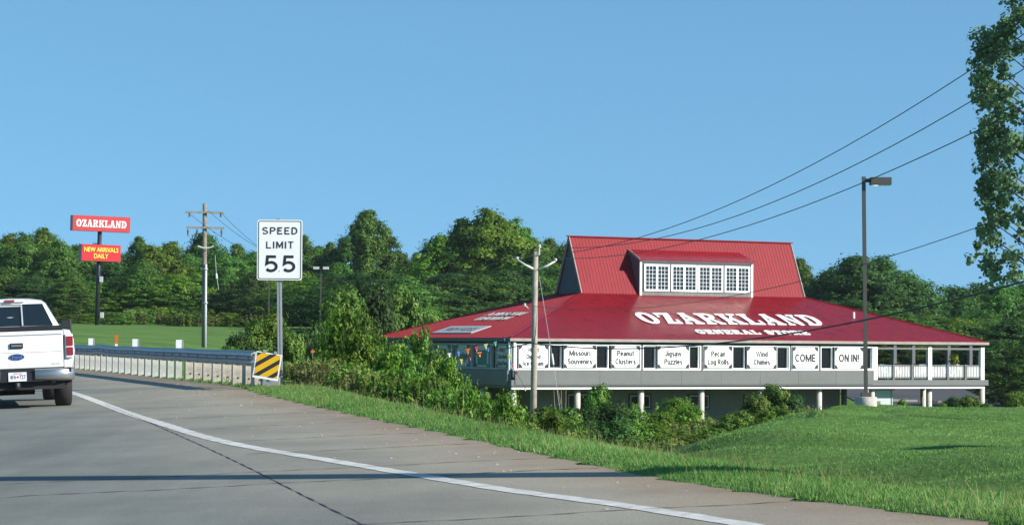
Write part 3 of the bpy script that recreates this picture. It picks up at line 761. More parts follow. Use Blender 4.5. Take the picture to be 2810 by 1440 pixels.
# ribs
def ribs(name, lines, w=.04, h=.018):
    b = MB()
    for p, q_, up in lines: b.bar(Vector(p) + Vector(up) * h * .5, Vector(q_) + Vector(up) * h * .5, w, h, up)
    o = spart(name, b, 'roof_rib'); o['kind'] = 'stuff'; return o
slp = (zb - ze) / IV; upf = Vector((0, -slp, 1)).normalized()
fr = []
u = .12
while u < LU - .1:
    vmax = min(IV, IV * min(u / A0, (LU - u) / (LU - A1)))
    if vmax > .2: fr.append(((u, 0, ze), (u, vmax, ze + slp * vmax), upf))
    u += .235
ribs('roof_ribs', fr)
sl2 = (zb - ze) / A0; upl = Vector((-sl2, 0, 1)).normalized(); lf = []
v = .12
while v < WV - .1:
    um = min(A0, A0 * min(v / IV, (WV - v) / IV))
    if um > .2: lf.append(((0, v, ze), (um, v, ze + sl2 * um), upl))
    v += .235
ribs('roof_ribs', lf)
sl3 = (zr - zb) / (VM - IV); ups = Vector((0, -sl3, 1)).normalized(); st = []
u = A0 + .02
while u < A1: st.append(((u, IV, zb), (u, VM, zr), ups)); u += .235
ribs('roof_ribs', st)
# hip, ridge and trim caps
b = MB(); b.bar((A0 - .08, VM, zr + .03), (A1 + .08, VM, zr + .03), .22, .07); spart('ridge_cap', b, 'roof')
for p, q_ in ((E00, I00), (E10, I10), (E11, I11), (E01, I01)):
    b = MB(); b.bar(Vector(p) + Vector((0, 0, .03)), Vector(q_) + Vector((0, 0, .03)), .16, .04); spart('hip_cap', b, 'roof')
# gables of the upper roof
for gu, sgn in ((A0 + .18, -1), (A1 - .18, 1)):
    b = MB(); b.prism([(IV + .08, zb - .1), (WV - IV - .08, zb - .1), (VM, zr - .15)], 0, .1, lambda x, y, t: (gu + t * sgn * .5, x, y)); spart('gable_wall', b, 'gable')
    for vv in (IV, WV - IV):
        b = MB(); g0 = gu + sgn * .14
        b.bar((g0, vv, zb - .02), (g0, VM, zr - .05), .06, .16, (0, -sl3 if vv < VM else sl3, 1)); spart('barge_board', b, 'fascia')
# eave fascia, darkened on the shaded side; dark soffit carries the eave shade
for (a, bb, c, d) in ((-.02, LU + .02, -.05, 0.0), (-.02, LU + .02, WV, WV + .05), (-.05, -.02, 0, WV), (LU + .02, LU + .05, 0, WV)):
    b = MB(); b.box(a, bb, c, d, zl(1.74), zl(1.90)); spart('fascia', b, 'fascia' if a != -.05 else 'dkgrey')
b = MB(); b.box(.05, LU - .05, .05, WV - .05, zl(1.70), zl(1.78)); spart('soffit', b, 'dkgrey')
# upper storey: room core
b = MB(); b.box(.55, wall_u1 - .02, .55, WV - .55, zl(-.44), zl(1.70)); spart('wall', b, 'dkgrey')
b = MB(); b.box(.1, LU, 0.0, WV, zl(-.80), zl(-.46)); spart('deck_floor', b, 'grey')
for k in range(9):     # grey boards below the windows, butt joints between sheets
    ua = .33 + k * (wall_u1 - .33) / 9; ub = .33 + (k + 1) * (wall_u1 - .33) / 9 - .012
    b = MB(); b.box(ua, ub, -.04, .30, zl(-.72), zl(.09)); spart('board', b, 'grey')
for k in range(6):
    va = .33 + k * (WV - .66) / 6; vb = va + (WV - .66) / 6 - .012
    b = MB(); b.box(.0, .30, va, vb, zl(-.74), zl(.09)); spart('board', b, 'grey')
b = MB(); b.box(.1, LU - .1, .18, .36, zl(-.90), zl(-.805)); b.box(.1, .34, .4, WV - .1, zl(-.92), zl(-.805)); spart('rim_beam', b, 'dkgrey')
b = MB(); b.box(.15, LU - .25, .06, .17, zl(-.99), zl(-.885)); spart('gutter_trim', b, 'white')
b = MB(); b.box(.5, LU - .3, .5, WV - .3, zl(-1.0), zl(-.81)); spart('deck_underside', b, 'dkgrey')
# white frame strips round the windows (front)
ZT, ZBm = 1.60, .11
def fb(b, x0, x1, z0, z1, y0=.22, y1=.54): b.box(x0, x1, y0, y1, zl(z0), zl(z1)); return b
front_items = [('s', 1302, 1377, 'Hand\nDipped\nIce Cream'), ('w', 1383, 1411), ('s', 1415, 1497, 'Missouri\nSouvenirs'), ('w', 1501, 1529), ('s', 1535, 1607, 'Peanut\nClusters'), ('j', 1611, 1616),
               ('w', 1619, 1648), ('s', 1651, 1731, 'Jigsaw\nPuzzles'), ('w', 1735, 1757), ('j', 1762, 1767), ('s', 1769, 1839, 'Pecan\nLog Rolls'), ('w', 1844, 1872), ('s', 1876, 1951, 'Wind\nChimes'),
               ('w', 1955, 1981), ('j', 1985, 1989), ('s', 1991, 2055, 'COME'), ('j', 2058, 2063), ('w', 2066, 2092), ('s', 2096, 2169, 'ON IN!'), ('w', 2180, 2192)]
def U(z): return u_at(z * Zc, .3)
uL, uR = U(1297), U(2195)
b = MB()
js = [(U(a), U(c)) for k, a, c, *_ in front_items if k == 'j']
segs = []; x = uL
for a, c in js: segs.append((x, a)); x = c
segs.append((x, uR))
for a, c in segs:
    f = MB(); fb(f, a, c, ZT - .07, ZT); fb(f, a, c, ZBm, ZBm + .09)
    fb(f, a, a + .05, ZBm + .09, ZT - .07); fb(f, c - .05, c, ZBm + .09, ZT - .07)
    spart('window_frame', f, 'white')
for a, c in js:
    f = MB(); fb(f, a, c, ZBm, ZT, .26, .54); spart('mullion', f, 'grey')
def window_unit(ua, ub):
    f = MB()
    for (x0, x1, z0, z1) in ((ua - .06, ua, ZBm + .09, ZT - .07), (ub, ub + .06, ZBm + .09, ZT - .07)):
        f.box(x0, x1, .28, .5, zl(z0), zl(z1))
    f.box(ua, ub, .28, .5, zl(ZT - .12), zl(ZT - .07)); f.box(ua, ub, .28, .5, zl(ZBm + .09), zl(ZBm + .13))
    w = spart('window', f, 'white')
    MB().box(ua, ub, .42, .46, zl(ZBm + .13), zl(ZT - .12)).build('pane', M['dglass'], w)
def put_sign(name, label, cat, origin, rotz, w, h, lines, board='white', txt='black', corners=True, group=None, dx=0, art=None, bold=.06):
    s = empty(name, origin, rotz, label, cat, group)
    bw = w / 2
    MB().box(-bw, bw, -.05, 0, 0, h).build('board', M[board], s)
    f = MB(); t = .034
    f.box(-bw, bw, -.058, -.0505, h - .05, h - .05 + t); f.box(-bw, bw, -.058, -.0505, .03, .03 + t)
    f.box(-bw, -bw + t, -.0585, -.0508, .03 + t, h - .05); f.box(bw - t, bw, -.0585, -.0508, .03 + t, h - .05)
    if corners:
        for sx in (-1, 1):
            for zc, sz in ((.041, 1), (h - .04, -1)):
                c = [(0, 0)] + [(.235 * math.cos(R(a)), .235 * math.sin(R(a))) for a in range(0, 91, 18)]
                pts = [(sx * (bw - .011 - x), zc + sz * y) for x, y in c]
                if sx * sz > 0: pts = pts[::-1]
                f.prism(pts, -.051, -.0605, lambda x, y, tt: (x, tt, y))
    f.build('border', M[txt], s)
    n = len(lines)
    if n:
        hh = {1: .40, 2: .30, 3: .235}[n]; zs = {1: [.5], 2: [.66, .31], 3: [.78, .50, .22]}[n]
        for ln, zc in zip(lines, zs):
            nat = sum(sans(c)[1] for c in ln) + .10 * (len(ln) - 1)
            cap = {1: .36, 2: .235, 3: .19}[n] * h
            lw = min(w * .80, nat * cap * .92)
            if n == 1: cap *= .95
            obj('lettering', sans_mesh(ln, lw, cap, cap * .205, .006, M[txt]), s, (0, -.052, zc * h))
    if art: art(s, w, h)
    return s
def store_world(u, v, z): return Vector((P1.x + u * ux - v * uy, P1.y + u * uy + v * ux, z))
sign_words = {0: 'white board advertising ice cream, half hidden by the wooden pole', 2: 'white board lettered Missouri Souvenirs, first board right of the wooden pole', 4: 'white board lettered Peanut Clusters', 7: 'white board lettered Jigsaw Puzzles',
              10: 'white board lettered Pecan Log Rolls', 12: 'white board lettered Wind Chimes', 15: 'white board with the one word COME in capitals', 18: 'white board lettered ON IN! beside the tall lamp post'}
for i, it in enumerate(front_items):
    ua, ub = U(it[1]), U(it[2])
    if it[0] == 's':
        put_sign('sign_board', sign_words[i], 'sign', store_world((ua + ub) / 2, .215, ZBm + .08), TH, ub - ua, 1.36, it[3].split('\n'), group='boards across the front windows')
    elif it[0] == 'w':
        window_unit(ua, ub)
# left side: white boards and frames, colour greyed to hold the shade
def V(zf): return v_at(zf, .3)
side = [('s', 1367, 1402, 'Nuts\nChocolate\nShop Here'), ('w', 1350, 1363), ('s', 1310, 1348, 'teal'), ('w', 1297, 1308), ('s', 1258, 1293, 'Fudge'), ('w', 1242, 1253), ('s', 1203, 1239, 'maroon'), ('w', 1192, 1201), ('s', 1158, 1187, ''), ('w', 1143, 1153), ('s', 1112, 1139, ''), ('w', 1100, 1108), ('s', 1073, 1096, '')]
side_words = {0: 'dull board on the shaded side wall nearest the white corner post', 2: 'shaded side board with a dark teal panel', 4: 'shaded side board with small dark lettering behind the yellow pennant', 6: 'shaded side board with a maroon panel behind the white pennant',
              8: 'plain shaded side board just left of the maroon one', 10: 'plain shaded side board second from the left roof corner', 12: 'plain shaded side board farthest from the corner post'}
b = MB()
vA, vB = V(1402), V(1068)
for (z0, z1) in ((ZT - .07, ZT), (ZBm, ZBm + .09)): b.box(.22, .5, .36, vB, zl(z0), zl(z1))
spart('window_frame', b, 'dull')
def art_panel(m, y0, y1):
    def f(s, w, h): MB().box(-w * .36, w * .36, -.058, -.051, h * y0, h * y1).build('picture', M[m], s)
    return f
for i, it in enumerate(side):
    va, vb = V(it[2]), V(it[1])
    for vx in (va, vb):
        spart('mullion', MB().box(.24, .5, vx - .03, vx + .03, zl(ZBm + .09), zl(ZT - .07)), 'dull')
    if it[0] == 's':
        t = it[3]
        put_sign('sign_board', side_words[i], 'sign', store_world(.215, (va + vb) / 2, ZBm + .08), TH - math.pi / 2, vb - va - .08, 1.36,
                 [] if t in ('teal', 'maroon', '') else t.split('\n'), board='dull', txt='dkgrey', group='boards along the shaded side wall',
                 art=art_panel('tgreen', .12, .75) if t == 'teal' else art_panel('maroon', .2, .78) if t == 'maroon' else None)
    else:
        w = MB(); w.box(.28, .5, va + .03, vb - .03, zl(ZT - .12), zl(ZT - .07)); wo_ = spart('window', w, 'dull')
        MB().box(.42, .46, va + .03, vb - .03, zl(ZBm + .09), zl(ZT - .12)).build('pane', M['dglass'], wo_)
# corner posts
spart('corner_post', MB().box(.30, .44, .10, .24, zl(-.30), zl(1.70)), 'white')
spart('corner_post', MB().box(.10, .20, .30, .42, zl(.09), zl(1.70)), 'white')
# porch
pu = [u_at(z * Zc, .35) for z in (2200, 2337, 2469)]
for k, x in enumerate(pu): spart('porch_post', MB().box(x - .14, x + .14, .22, .48, zl(-.455), zl(1.58)), 'white')
spart('porch_beam', MB().box(pu[0] + .14, pu[2] - .14, .26, .44, zl(1.42), zl(1.54)), 'grey')
for x in [u_at(px, WV - .5) for px in (2452, 2503, 2600, 2660)]: spart('back_post', MB().box(x - .13, x + .13, WV - .7, WV - .44, zl(-.455), zl(1.70)), 'dkgrey')
spart('back_beam', MB().box(wall_u1, LU - .3, WV - .65, WV - .5, zl(1.42), zl(1.70)), 'dkgrey')
rp = spart('railing', MB().box(pu[0] + .14, pu[2] - .14, .30, .40, zl(.38), zl(.47)).box(pu[0] + .14, pu[2] - .14, .31, .39, zl(-.36), zl(-.28)), 'grey')
for px in (2451, 2502, 2600, 2648):
    x = u_at(px, .33); MB().box(x - .075, x + .075, .24, .42, zl(-.455), zl(.50)).build('railing_post', M['grey'], rp)
bal = MB().box(-.023, .023, -.03, .03, 0, .66).mesh('baluster', M['white'])
bal2 = MB().box(-.02, .02, -.03, .03, 0, .66).mesh('baluster', M['dkgrey'])  # dark copy for back and side rails, porch shade put into the colour
x = pu[0] + .24
while x < pu[2] - .2:
    if abs(x - pu[1]) > .2: obj('baluster', bal, rp, (x, .35, zl(-.28)))
    x += .123
rp2 = spart('railing', MB().box(wall_u1, LU - .4, WV - .62, WV - .55, zl(.38), zl(.47)).box(wall_u1, LU - .4, WV - .61, WV - .56, zl(-.36), zl(-.28)), 'dkgrey')
x = wall_u1 + .1
while x < LU - .5: obj('baluster', bal2, rp2, (x, WV - .58, zl(-.28))); x += .24
rp3 = spart('railing', MB().box(LU - .4, LU - .32, .5, WV - .6, zl(.38), zl(.47)).box(LU - .4, LU - .32, .5, WV - .6, zl(-.36), zl(-.28)), 'grey')
x = .7
while x < WV - .7: obj('baluster', bal2, rp3, (LU - .36, x, zl(-.28))); x += .24
# dormer
d0, d1 = u_at(1610 * Zc, 7.3), u_at(1895 * Zc, 7.3)
dv = IV - .12; dz0, dz1 = zb - .10, zb + 2.16
b = MB(); b.prism([(dv, dz0), (VM, dz0), (VM, dz1 + .62), (dv, dz1)], d0, d1, lambda x, y, t: (t, x, y))
dorm = spart('dormer', b, 'dkgrey')
br = MB(); rv = IV + (dz1 + .66 - zb) / sl3
sr = .60 / (rv - dv)
br.v = [(d0 - .1, dv - .22, dz1 + .0), (d1 + .1, dv - .22, dz1 + .0), (d1 - .15, rv, dz1 + .66), (d0 + .02, rv, dz1 + .66)]
br.v += [(p[0], p[1], p[2] - .05) for p in br.v]
br.f = [(0, 1, 2, 3), (7, 6, 5, 4), (0, 4, 5, 1), (1, 5, 6, 2), (2, 6, 7, 3), (3, 7, 4, 0)]
br.build('dormer_roof', M['roof'], dorm)
MB().bar((d0 - .12, dv - .2, dz1 - .02), (d0 + .0, rv, dz1 + .63), .05, .14).build('barge_board', M['fascia'], dorm)
fr_ = MB(); fr_.box(d0, d1, dv - .03, dv - .003, dz1 - .16, dz1 - .045); fr_.box(d0, d0 + .14, dv - .032, dv - .003, dz0, dz1 - .16); fr_.box(d1 - .14, d1, dv - .032, dv - .003, dz0, dz1 - .16)
fr_.build('dormer_trim', M['white'], dorm)
sh = MB(); nsh = 34
for k in range(nsh):
    a = d0 + .15 + k * (d1 - d0 - .3) / nsh; sh.box(a, a + (d1 - d0 - .3) / nsh - .02, dv - .022 - .006 * (k % 2), dv - .002, dz0 + .02, dz0 + .26)
o_ = sh.build('shingle_course', M['shingle'], dorm)
g0, g1 = d0 + .30, d1 - .26
gw = (g1 - g0 + .08) / 4
wz0, wz1 = dz0 + .31, dz1 - .28
pane_me = {}
for k in range(4):
    a = g0 + k * gw; c = a + gw - (.12 if k in (0, 2) else .07)
    f = MB(); f.box(a, c, dv - .07, dv - .004, wz1 - .13, wz1); f.box(a, c, dv - .07, dv - .004, wz0, wz0 + .12)
    mid = (a + c) / 2
    for x0, x1 in ((a, a + .12), (mid - .075, mid + .075), (c - .12, c)): f.box(x0, x1, dv - .068, dv - .004, wz0 + .12, wz1 - .13)
    win = spart('dormer_window', f, 'white')
    for s0, s1 in ((a + .12, mid - .075), (mid + .075, c - .12)):
        MB().box(s0, s1, dv - .03, dv - .006, wz0 + .12, wz1 - .13).build('pane', M['pglass'], win)
        mu = MB(); hh = wz1 - .13 - wz0 - .12
        for j in (1, 2): x = s0 + (s1 - s0) * j / 3; mu.box(x - .012, x + .012, dv - .055, dv - .031, wz0 + .12, wz1 - .13)
        for j in range(1, 6): z = wz0 + .12 + hh * j / 6; mu.box(s0, s1, dv - .054, dv - .032, z - .010, z + .010)
        mu.build('muntins', M['white'], win)
# vent pipe on the roof
vu, vv_ = u_at(2343, 3.9, 860), 3.9
spart('vent_pipe', MB().tube([(vu, vv_, ze + slp * vv_ - .05), (vu, vv_, ze + slp * vv_ + .38)], .07, 10), 'white')
# roof lettering (front)
def roof_ray(px, py, plane):
    """where a sight line meets the front ('f') or left ('l') slope, in store coordinates"""
    k, s = sight(px, py)
    # iterate on depth
    lo, hi = 130.0, 175.0
    def g_(D):
        X = k * D - P1.x; Y = D - P1.y
        u_ = X * ux + Y * uy; v_ = -X * uy + Y * ux
        h = ze + (slp * v_ if plane == 'f' else sl2 * u_)
        return (zl(1.5 + s * D)) - h, u_, v_
    for _ in range(60):
        m_ = (lo + hi) / 2
        # the sight line starts above the roof plane and passes below it
        if g_(m_)[0] > 0: lo = m_
        else: hi = m_
    return g_(lo)[1:]
def roof_word(word, uv0, width, hgt, plane, m='letter', gap=.14, cap=None):
    for c, x, w in slab_word(word, width, hgt, gap):
        if c == ' ': continue
        me = slab_letter_mesh(c, w, hgt, .035, M[m])
        o = obj('letter', me, store)
        if plane == 'f':
            ex = Vector((1, 0, 0)); ey = Vector((0, 1, slp)).normalized(); org = Vector((uv0[0] + x, uv0[1], ze + slp * uv0[1]))
        else:
            ex = Vector((0, -1, 0)); ey = Vector((1, 0, sl2)).normalized(); org = Vector((uv0[0], uv0[1] - x, ze + sl2 * uv0[0]))
        ez = ex.cross(ey).normalized(); org += ez * .032
        o.matrix_local = Matrix(((ex.x, ey.x, ez.x, org.x), (ex.y, ey.y, ez.y, org.y), (ex.z, ey.z, ez.z, org.z), (0, 0, 0, 1)))
a0 = roof_ray(1740 + 300 / 4.77, 840 + 232 / 4.77, 'f'); a1 = roof_ray(1740 + 2480 / 4.77, 840 + 268 / 4.77, 'f'); at_p = roof_ray(1740 + 200 / 4.77, 840 + 97 / 4.77, 'f')
hgt = (at_p[1] - a0[1]) * math.sqrt(1 + slp ** 2)
t0 = roof_ray(1740 + 65 / 4.77 , 840 + 110 / 4.77, 'f')
print('OZ', a0, a1, at_p, t0, hgt)
roof_word('OZARKLAND', (min(a0[0] - 1.2, t0[0]) + .42, a0[1]), a1[0] - min(a0[0] - 1.2, t0[0]) - .12, hgt, 'f')
g0_ = roof_ray(1740 + 860 / 4.77, 840 + 366 / 4.77, 'f'); g1_ = roof_ray(1740 + 2260 / 4.77, 840 + 385 / 4.77, 'f'); g2_ = roof_ray(1740 + 860 / 4.77, 840 + 318 / 4.77, 'f')
gh = (g2_[1] - g0_[1]) * math.sqrt(1 + slp ** 2)
print('GS', g0_, g1_, gh)
roof_word('GENERAL STORE', (g0_[0] - .10, g0_[1]), g1_[0] - g0_[0] + .45, gh, 'f', gap=.12)
# left slope: two lettered lines and a white board
def left_text(word, pa, pb, pc, m, size_fix=1):
    a_ = roof_ray(*pa, 'l'); b_ = roof_ray(*pb, 'l'); c_ = roof_ray(*pc, 'l')
    w = a_[1] - b_[1]; h = (c_[0] - a_[0]) * math.sqrt(1 + sl2 ** 2)
    me = text_mesh(word, w * .97, h * .86, .02, .0, M[m])
    ex = Vector((0, -1, 0)); ez = Vector((1, 0, sl2)).normalized(); ey = ez.cross(ex).normalized()
    org = Vector(((a_[0] + c_[0]) / 2, (a_[1] + b_[1]) / 2, ze + sl2 * (a_[0] + c_[0]) / 2)) - ey * .034
    return me, ex, ey, ez, org, w, h
def place(o, ex, ey, ez, org): o.matrix_local = Matrix(((ex.x, ey.x, ez.x, org.x), (ex.y, ey.y, ez.y, org.y), (ex.z, ey.z, ez.z, org.z), (0, 0, 0, 1)))
def cr(x, y): return (1160 + x / 8.05, 840 + y / 8.05)
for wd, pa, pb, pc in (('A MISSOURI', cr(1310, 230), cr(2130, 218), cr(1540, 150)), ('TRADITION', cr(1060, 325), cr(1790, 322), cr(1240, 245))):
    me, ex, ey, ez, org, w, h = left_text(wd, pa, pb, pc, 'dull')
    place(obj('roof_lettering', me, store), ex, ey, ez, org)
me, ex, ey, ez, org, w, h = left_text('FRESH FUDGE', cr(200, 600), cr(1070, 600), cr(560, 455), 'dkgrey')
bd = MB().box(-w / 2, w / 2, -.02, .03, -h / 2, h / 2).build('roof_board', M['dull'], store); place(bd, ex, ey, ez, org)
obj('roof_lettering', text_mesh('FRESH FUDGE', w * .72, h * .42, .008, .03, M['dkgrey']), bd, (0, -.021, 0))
# lower storey
spart('lower_wall', MB().box(3.0, 25.0, 3.0, 3.25, 0.0, zl(-1.0)), 'taupe')
spart('lower_wall', MB().box(3.0, 3.25, 3.25, WV - 1, 0.0, zl(-1.0)), 'taupe')
spart('lower_wall', MB().box(24.75, 25.0, 3.25, WV - 1, 0.0, zl(-1.0)), 'taupe')
for (pa, pb, ya, yb, kind) in ((1554, 1627, 1077, 1160, 'door'), (1725, 1786, 1080, 1122, 'w'), (1888, 1947, 1080, 1123, 'w'), (2040, 2090, 1082, 1125, 'w')):
    ua, ub = u_at(pa, 3, 1100), u_at(pb, 3, 1100); D_ = P1.y + ua * uy + 3 * ux
    za = zl(1.5 + sight(pa, ya)[1] * D_); zb_ = zl(1.5 + sight(pa, yb)[1] * D_)
    f = MB()
    def ring(f, x0, x1, z0, z1, t, y0, y1):
        f.box(x0, x1, y0, y1, z1 - t, z1); f.box(x0, x1, y0, y1, z0, z0 + t); f.box(x0, x0 + t, y0, y1, z0 + t, z1 - t); f.box(x1 - t, x1, y0, y1, z0 + t, z1 - t)
    ring(f, ua, ub, zb_, za, .09, 2.93, 2.998)
    w = spart('lower_window' if kind == 'w' else 'double_door', f, 'brownf')
    f = MB(); ring(f, ua + .09, ub - .09, zb_ + .09, za - .09, .06, 2.945, 2.997)
    if kind == 'door': f.box((ua + ub) / 2 - .05, (ua + ub) / 2 + .05, 2.945, 2.997, zb_ + .15, za - .15)
    f.build('frame', M['dull'], w)
    MB().box(ua + .15, ub - .15, 2.965, 2.996, zb_ + .15, za - .15).build('pane', M['dglass'], w)
spart('meter_box', MB().box(u_at(1598, 2.6), u_at(1622, 2.6), 2.6, 2.95, zl(-2.95), zl(-2.35)), 'dull')
colm = MB().tube([(0, 0, -.6), (0, 0, zl(-.995))], .185, 14).mesh('column', M['colpost'], True)
for z in (1291, 1452, 1612, 1764, 1913, 2060, 2337, 2470):
    x = u_at(z * Zc, .55, 1100); obj('column', colm, store, (x, .55, 0))
obj('column', colm, store, (u_at(2193 * Zc, .55, 1100), .55, 0))
for v_ in (4.3, 8.8, 13.3, 17.4):
    obj('column', colm, store, (.55, v_, 0))
for v_ in (6, 12, 17.4):
    for x in (27.5, 31, 33.8): obj('column', colm, store, (x, v_, 0))

# utility cabinet under the porch end, right of the lamp base
cu = u_at(2412, 1.6, 1100)
cw = store_world(cu, 1.3, 0)
cab = empty('utility_cabinet', (cw.x, cw.y, gz(cw.x, cw.y) - .1), TH, 'pale green utility cabinet with lattice side behind the lamp base', 'cabinet')
hc = -1.1 - (gz(cw.x, cw.y) - .1)
MB().box(-.75, .45, -.3, .3, 0, hc).build('cabinet_body', M['cabinet'], cab)
MB().box(-.8, .75, -.34, .34, hc, hc + .1).build('cabinet_top', M['tgreen'], cab)
b = MB(); b.bar((.55, -.3, 0), (.55, -.3, hc), .06, .06); b.bar((.75, -.3, 0), (.55, -.3, hc * .5), .05, .05); b.bar((.48, -.3, .1), (.75, -.3, hc * .4), .04, .04); b.build('lattice', M['cabinet'], cab)
MB().box(-.6, -.35, -.33, -.3, hc * .45, hc * .62).build('access_panel', M['grey'], cab)

# chairs on the porch
def porch_chair(u_, v_, m, label, rot):
    w = store_world(u_, v_, -.455)
    c = empty('porch_chair', (w.x, w.y, w.z), TH + rot, label, 'chair', 'painted chairs on the porch')
    MB().box(-.28, .28, -.25, .28, .36, .40).build('seat', M[m], c)
    for k in range(5):
        x = -.24 + k * .12
        MB().bar((x, .27, .38), (x * 1.15, .42, .98 - .02 * abs(k - 2)), .095, .02, (0, 1, 0)).build('slat', M[m], c)
    for sx in (-1, 1):
        MB().box(sx * .33 - .05, sx * .33 + .05, -.33, .32, .58, .61).build('armrest', M[m], c)
        MB().box(sx * .31 - .025, sx * .31 + .025, -.27, -.2, 0, .58).build('leg', M[m], c)
        MB().box(sx * .31 - .025, sx * .31 + .025, .22, .29, 0, .58).build('leg', M[m], c)
for px, m, lab, rt in ((2438, 'teal', 'pale teal slatted chair nearest the store wall behind the railing', .2), (2478, 'pink', 'salmon slatted chair left of the middle white porch post', -.1), (2546, 'white', 'white slatted chair beside the middle porch post', .1),
                       (2606, 'teal', 'bright teal slatted chair right of the middle porch post', 0), (2636, 'pink', 'salmon slatted chair near the far end of the railing', .15)):
    porch_chair(u_at(px, 1.3), 1.3, m, lab, rt)

# ------------------------------------------------------------------ poles, lamps, wires
def leaning_tube(b, p, q, r0, r1, n=10): b.tube([p, (Vector(p) + Vector(q)) / 2, q], [r0, (r0 + r1) / 2, r1], n)
# central utility pole
pa = at(1470, 690, 100); gb = gz(at(1464, 1184, 100).x, 100)
pbase = Vector((at(1462, 1184, 100).x, 100, gb))
poleA = empty('utility_pole', pbase, 0, 'weathered wooden utility pole with two pale arms in front of the store', 'utility pole', 'wooden utility poles')
def L_(p): return Vector(p) - pbase
b = MB(); leaning_tube(b, (0, 0, -.5), L_(pa), .145, .105, 12); b.build('pole', M['wood'], poleA, True)
mount = at(1472, 738, 100)
for px, py, s in ((1419, 712, -1), (1524, 716, 1)):
    e = at(px, py, 100)
    b = MB(); st_ = mount + Vector((s * .12, -.05, 0)); b.tube([L_(st_), L_(st_ + (e - st_) * .5 + Vector((0, 0, -.03))), L_(e)], [.055, .04, .035], 8); arm = b.build('insulator_arm', M['palearm'], poleA, True)
    MB().tube([L_(e), L_(e) + Vector((0, 0, .07)), L_(e) + Vector((0, 0, .12))], [.05, .075, .04], 8).build('insulator', M['palearm'], arm)
tp = at(1480, 676, 100)
b = MB(); b.tube([L_(at(1480, 700, 100)) + Vector((0, -.12, 0)), L_(tp) + Vector((0, -.1, 0))], .025, 6); pn = b.build('top_pin', M['palearm'], poleA)
MB().tube([L_(tp) + Vector((0, -.1, -.04)), L_(tp) + Vector((0, -.1, .06))], [.08, .05], 8).build('insulator', M['palearm'], pn)
mp_ = at(1440, 836, 100)
b = MB(); b.tube([L_(at(1466, 862, 100)), L_(mp_)], .022, 6); br_ = b.build('side_bracket', M['palearm'], poleA)
MB().tube([L_(mp_) + Vector((0, 0, -.05)), L_(mp_) + Vector((0, 0, .06))], [.06, .04], 8).build('insulator', M['palearm'], br_)
b = MB(); b.tube([L_(at(1480, 760, 100)), L_(at(1516, 985, 99.5)), L_(at(1538, 1132, 99))], .012, 5); gw_ = b.build('guy_wire', M['galvp'], poleA)
MB().tube([L_(at(1514, 970, 99.5)), L_(at(1518, 1000, 99.5))], .05, 8).build('guy_insulator', M['palearm'], gw_)
# left utility pole
c_top = at(562, 559, 150); c_b0 = at(560, 968, 150); cb = Vector((c_b0.x, 150, gz(c_b0.x, 150)))
poleC = empty('utility_pole', cb, 0, 'old utility pole with two crossarms and grey conduit left of the speed sign', 'utility pole', 'wooden utility poles')
def Lc(p): return Vector(p) - cb
b = MB(); leaning_tube(b, (0, 0, -.5), Lc(c_top), .16, .125, 12); b.build('pole', M['woodd'], poleC, True)
def crossarm(pl, pr, name='crossarm'):
    a_, c_ = at(*pl, 149.85), at(*pr, 149.85)
    return MB().bar(Lc(a_), Lc(c_), .12, .11).build(name, M['wood'], poleC)
ca1 = crossarm((507, 582), (615, 584)); ca2 = crossarm((512, 624), (616, 626))
for px, py in ((516, 640), (541, 640), (608, 641)):
    t = Lc(at(px, py - 12, 149.8)); MB().tube([t, t + Vector((0, 0, -.16)), t + Vector((0, 0, -.24)), t + Vector((0, 0, -.42))], [.03, .07, .05, .04], 8).build('hanging_insulator', M['dkgrey'], ca2)
for px in (520, 606):
    t = Lc(at(px, 590, 149.8)); MB().tube([t + Vector((0, 0, .12)), t + Vector((0, 0, -.12))], [.05, .06], 8).build('insulator', M['dkgrey'], ca1)
b = MB(); p_ = [Lc(at(x, y, 149.7)) for x, y in ((543, 675), (556, 680), (575, 680), (586, 675))]; b.tube(p_, .045, 6); b.build('cable_bracket', M['palearm'], poleC)
b = MB(); b.tube([Lc(at(565, 725, 149.8)), Lc(at(563, 968, 149.8))], .075, 10); b.build('conduit', M['conduit'], poleC, True)
for y in (738, 830): b = MB(); t = Lc(at(563, y, 149.8)); b.tube([t + Vector((0, 0, -.04)), t + Vector((0, 0, .04))], .17, 10); b.build('strap', M['galvp'], poleC)
b = MB(); b.tube([Lc(at(590, 700, 150)), Lc(at(594, 757, 150)), Lc(at(600, 795, 150))], .02, 5); o_ = b.build('guy_wire', M['galvp'], poleC)
MB().tube([Lc(at(593.5, 750, 150)), Lc(at(594.5, 764, 150))], .06, 8).build('guy_insulator', M['palearm'], o_)
# pole beyond the right edge of the view that carries the spans
XB, DB = 12.8, 50.0
bb_ = Vector((XB, DB, gz(XB, DB)))
poleB = empty('utility_pole', bb_, 0, 'wooden utility pole beyond the right edge, carrying the rising wires', 'utility pole', 'wooden utility poles')
MB().tube([(0, 0, -.5), (0, 0, 11.0 - bb_.z)], [.17, .12], 12).build('pole', M['wood'], poleB, True)
MB().bar((-1.5, 0, 8.6 - bb_.z), (1.4, 0, 8.6 - bb_.z), .1, .12).build('crossarm', M['wood'], poleB)
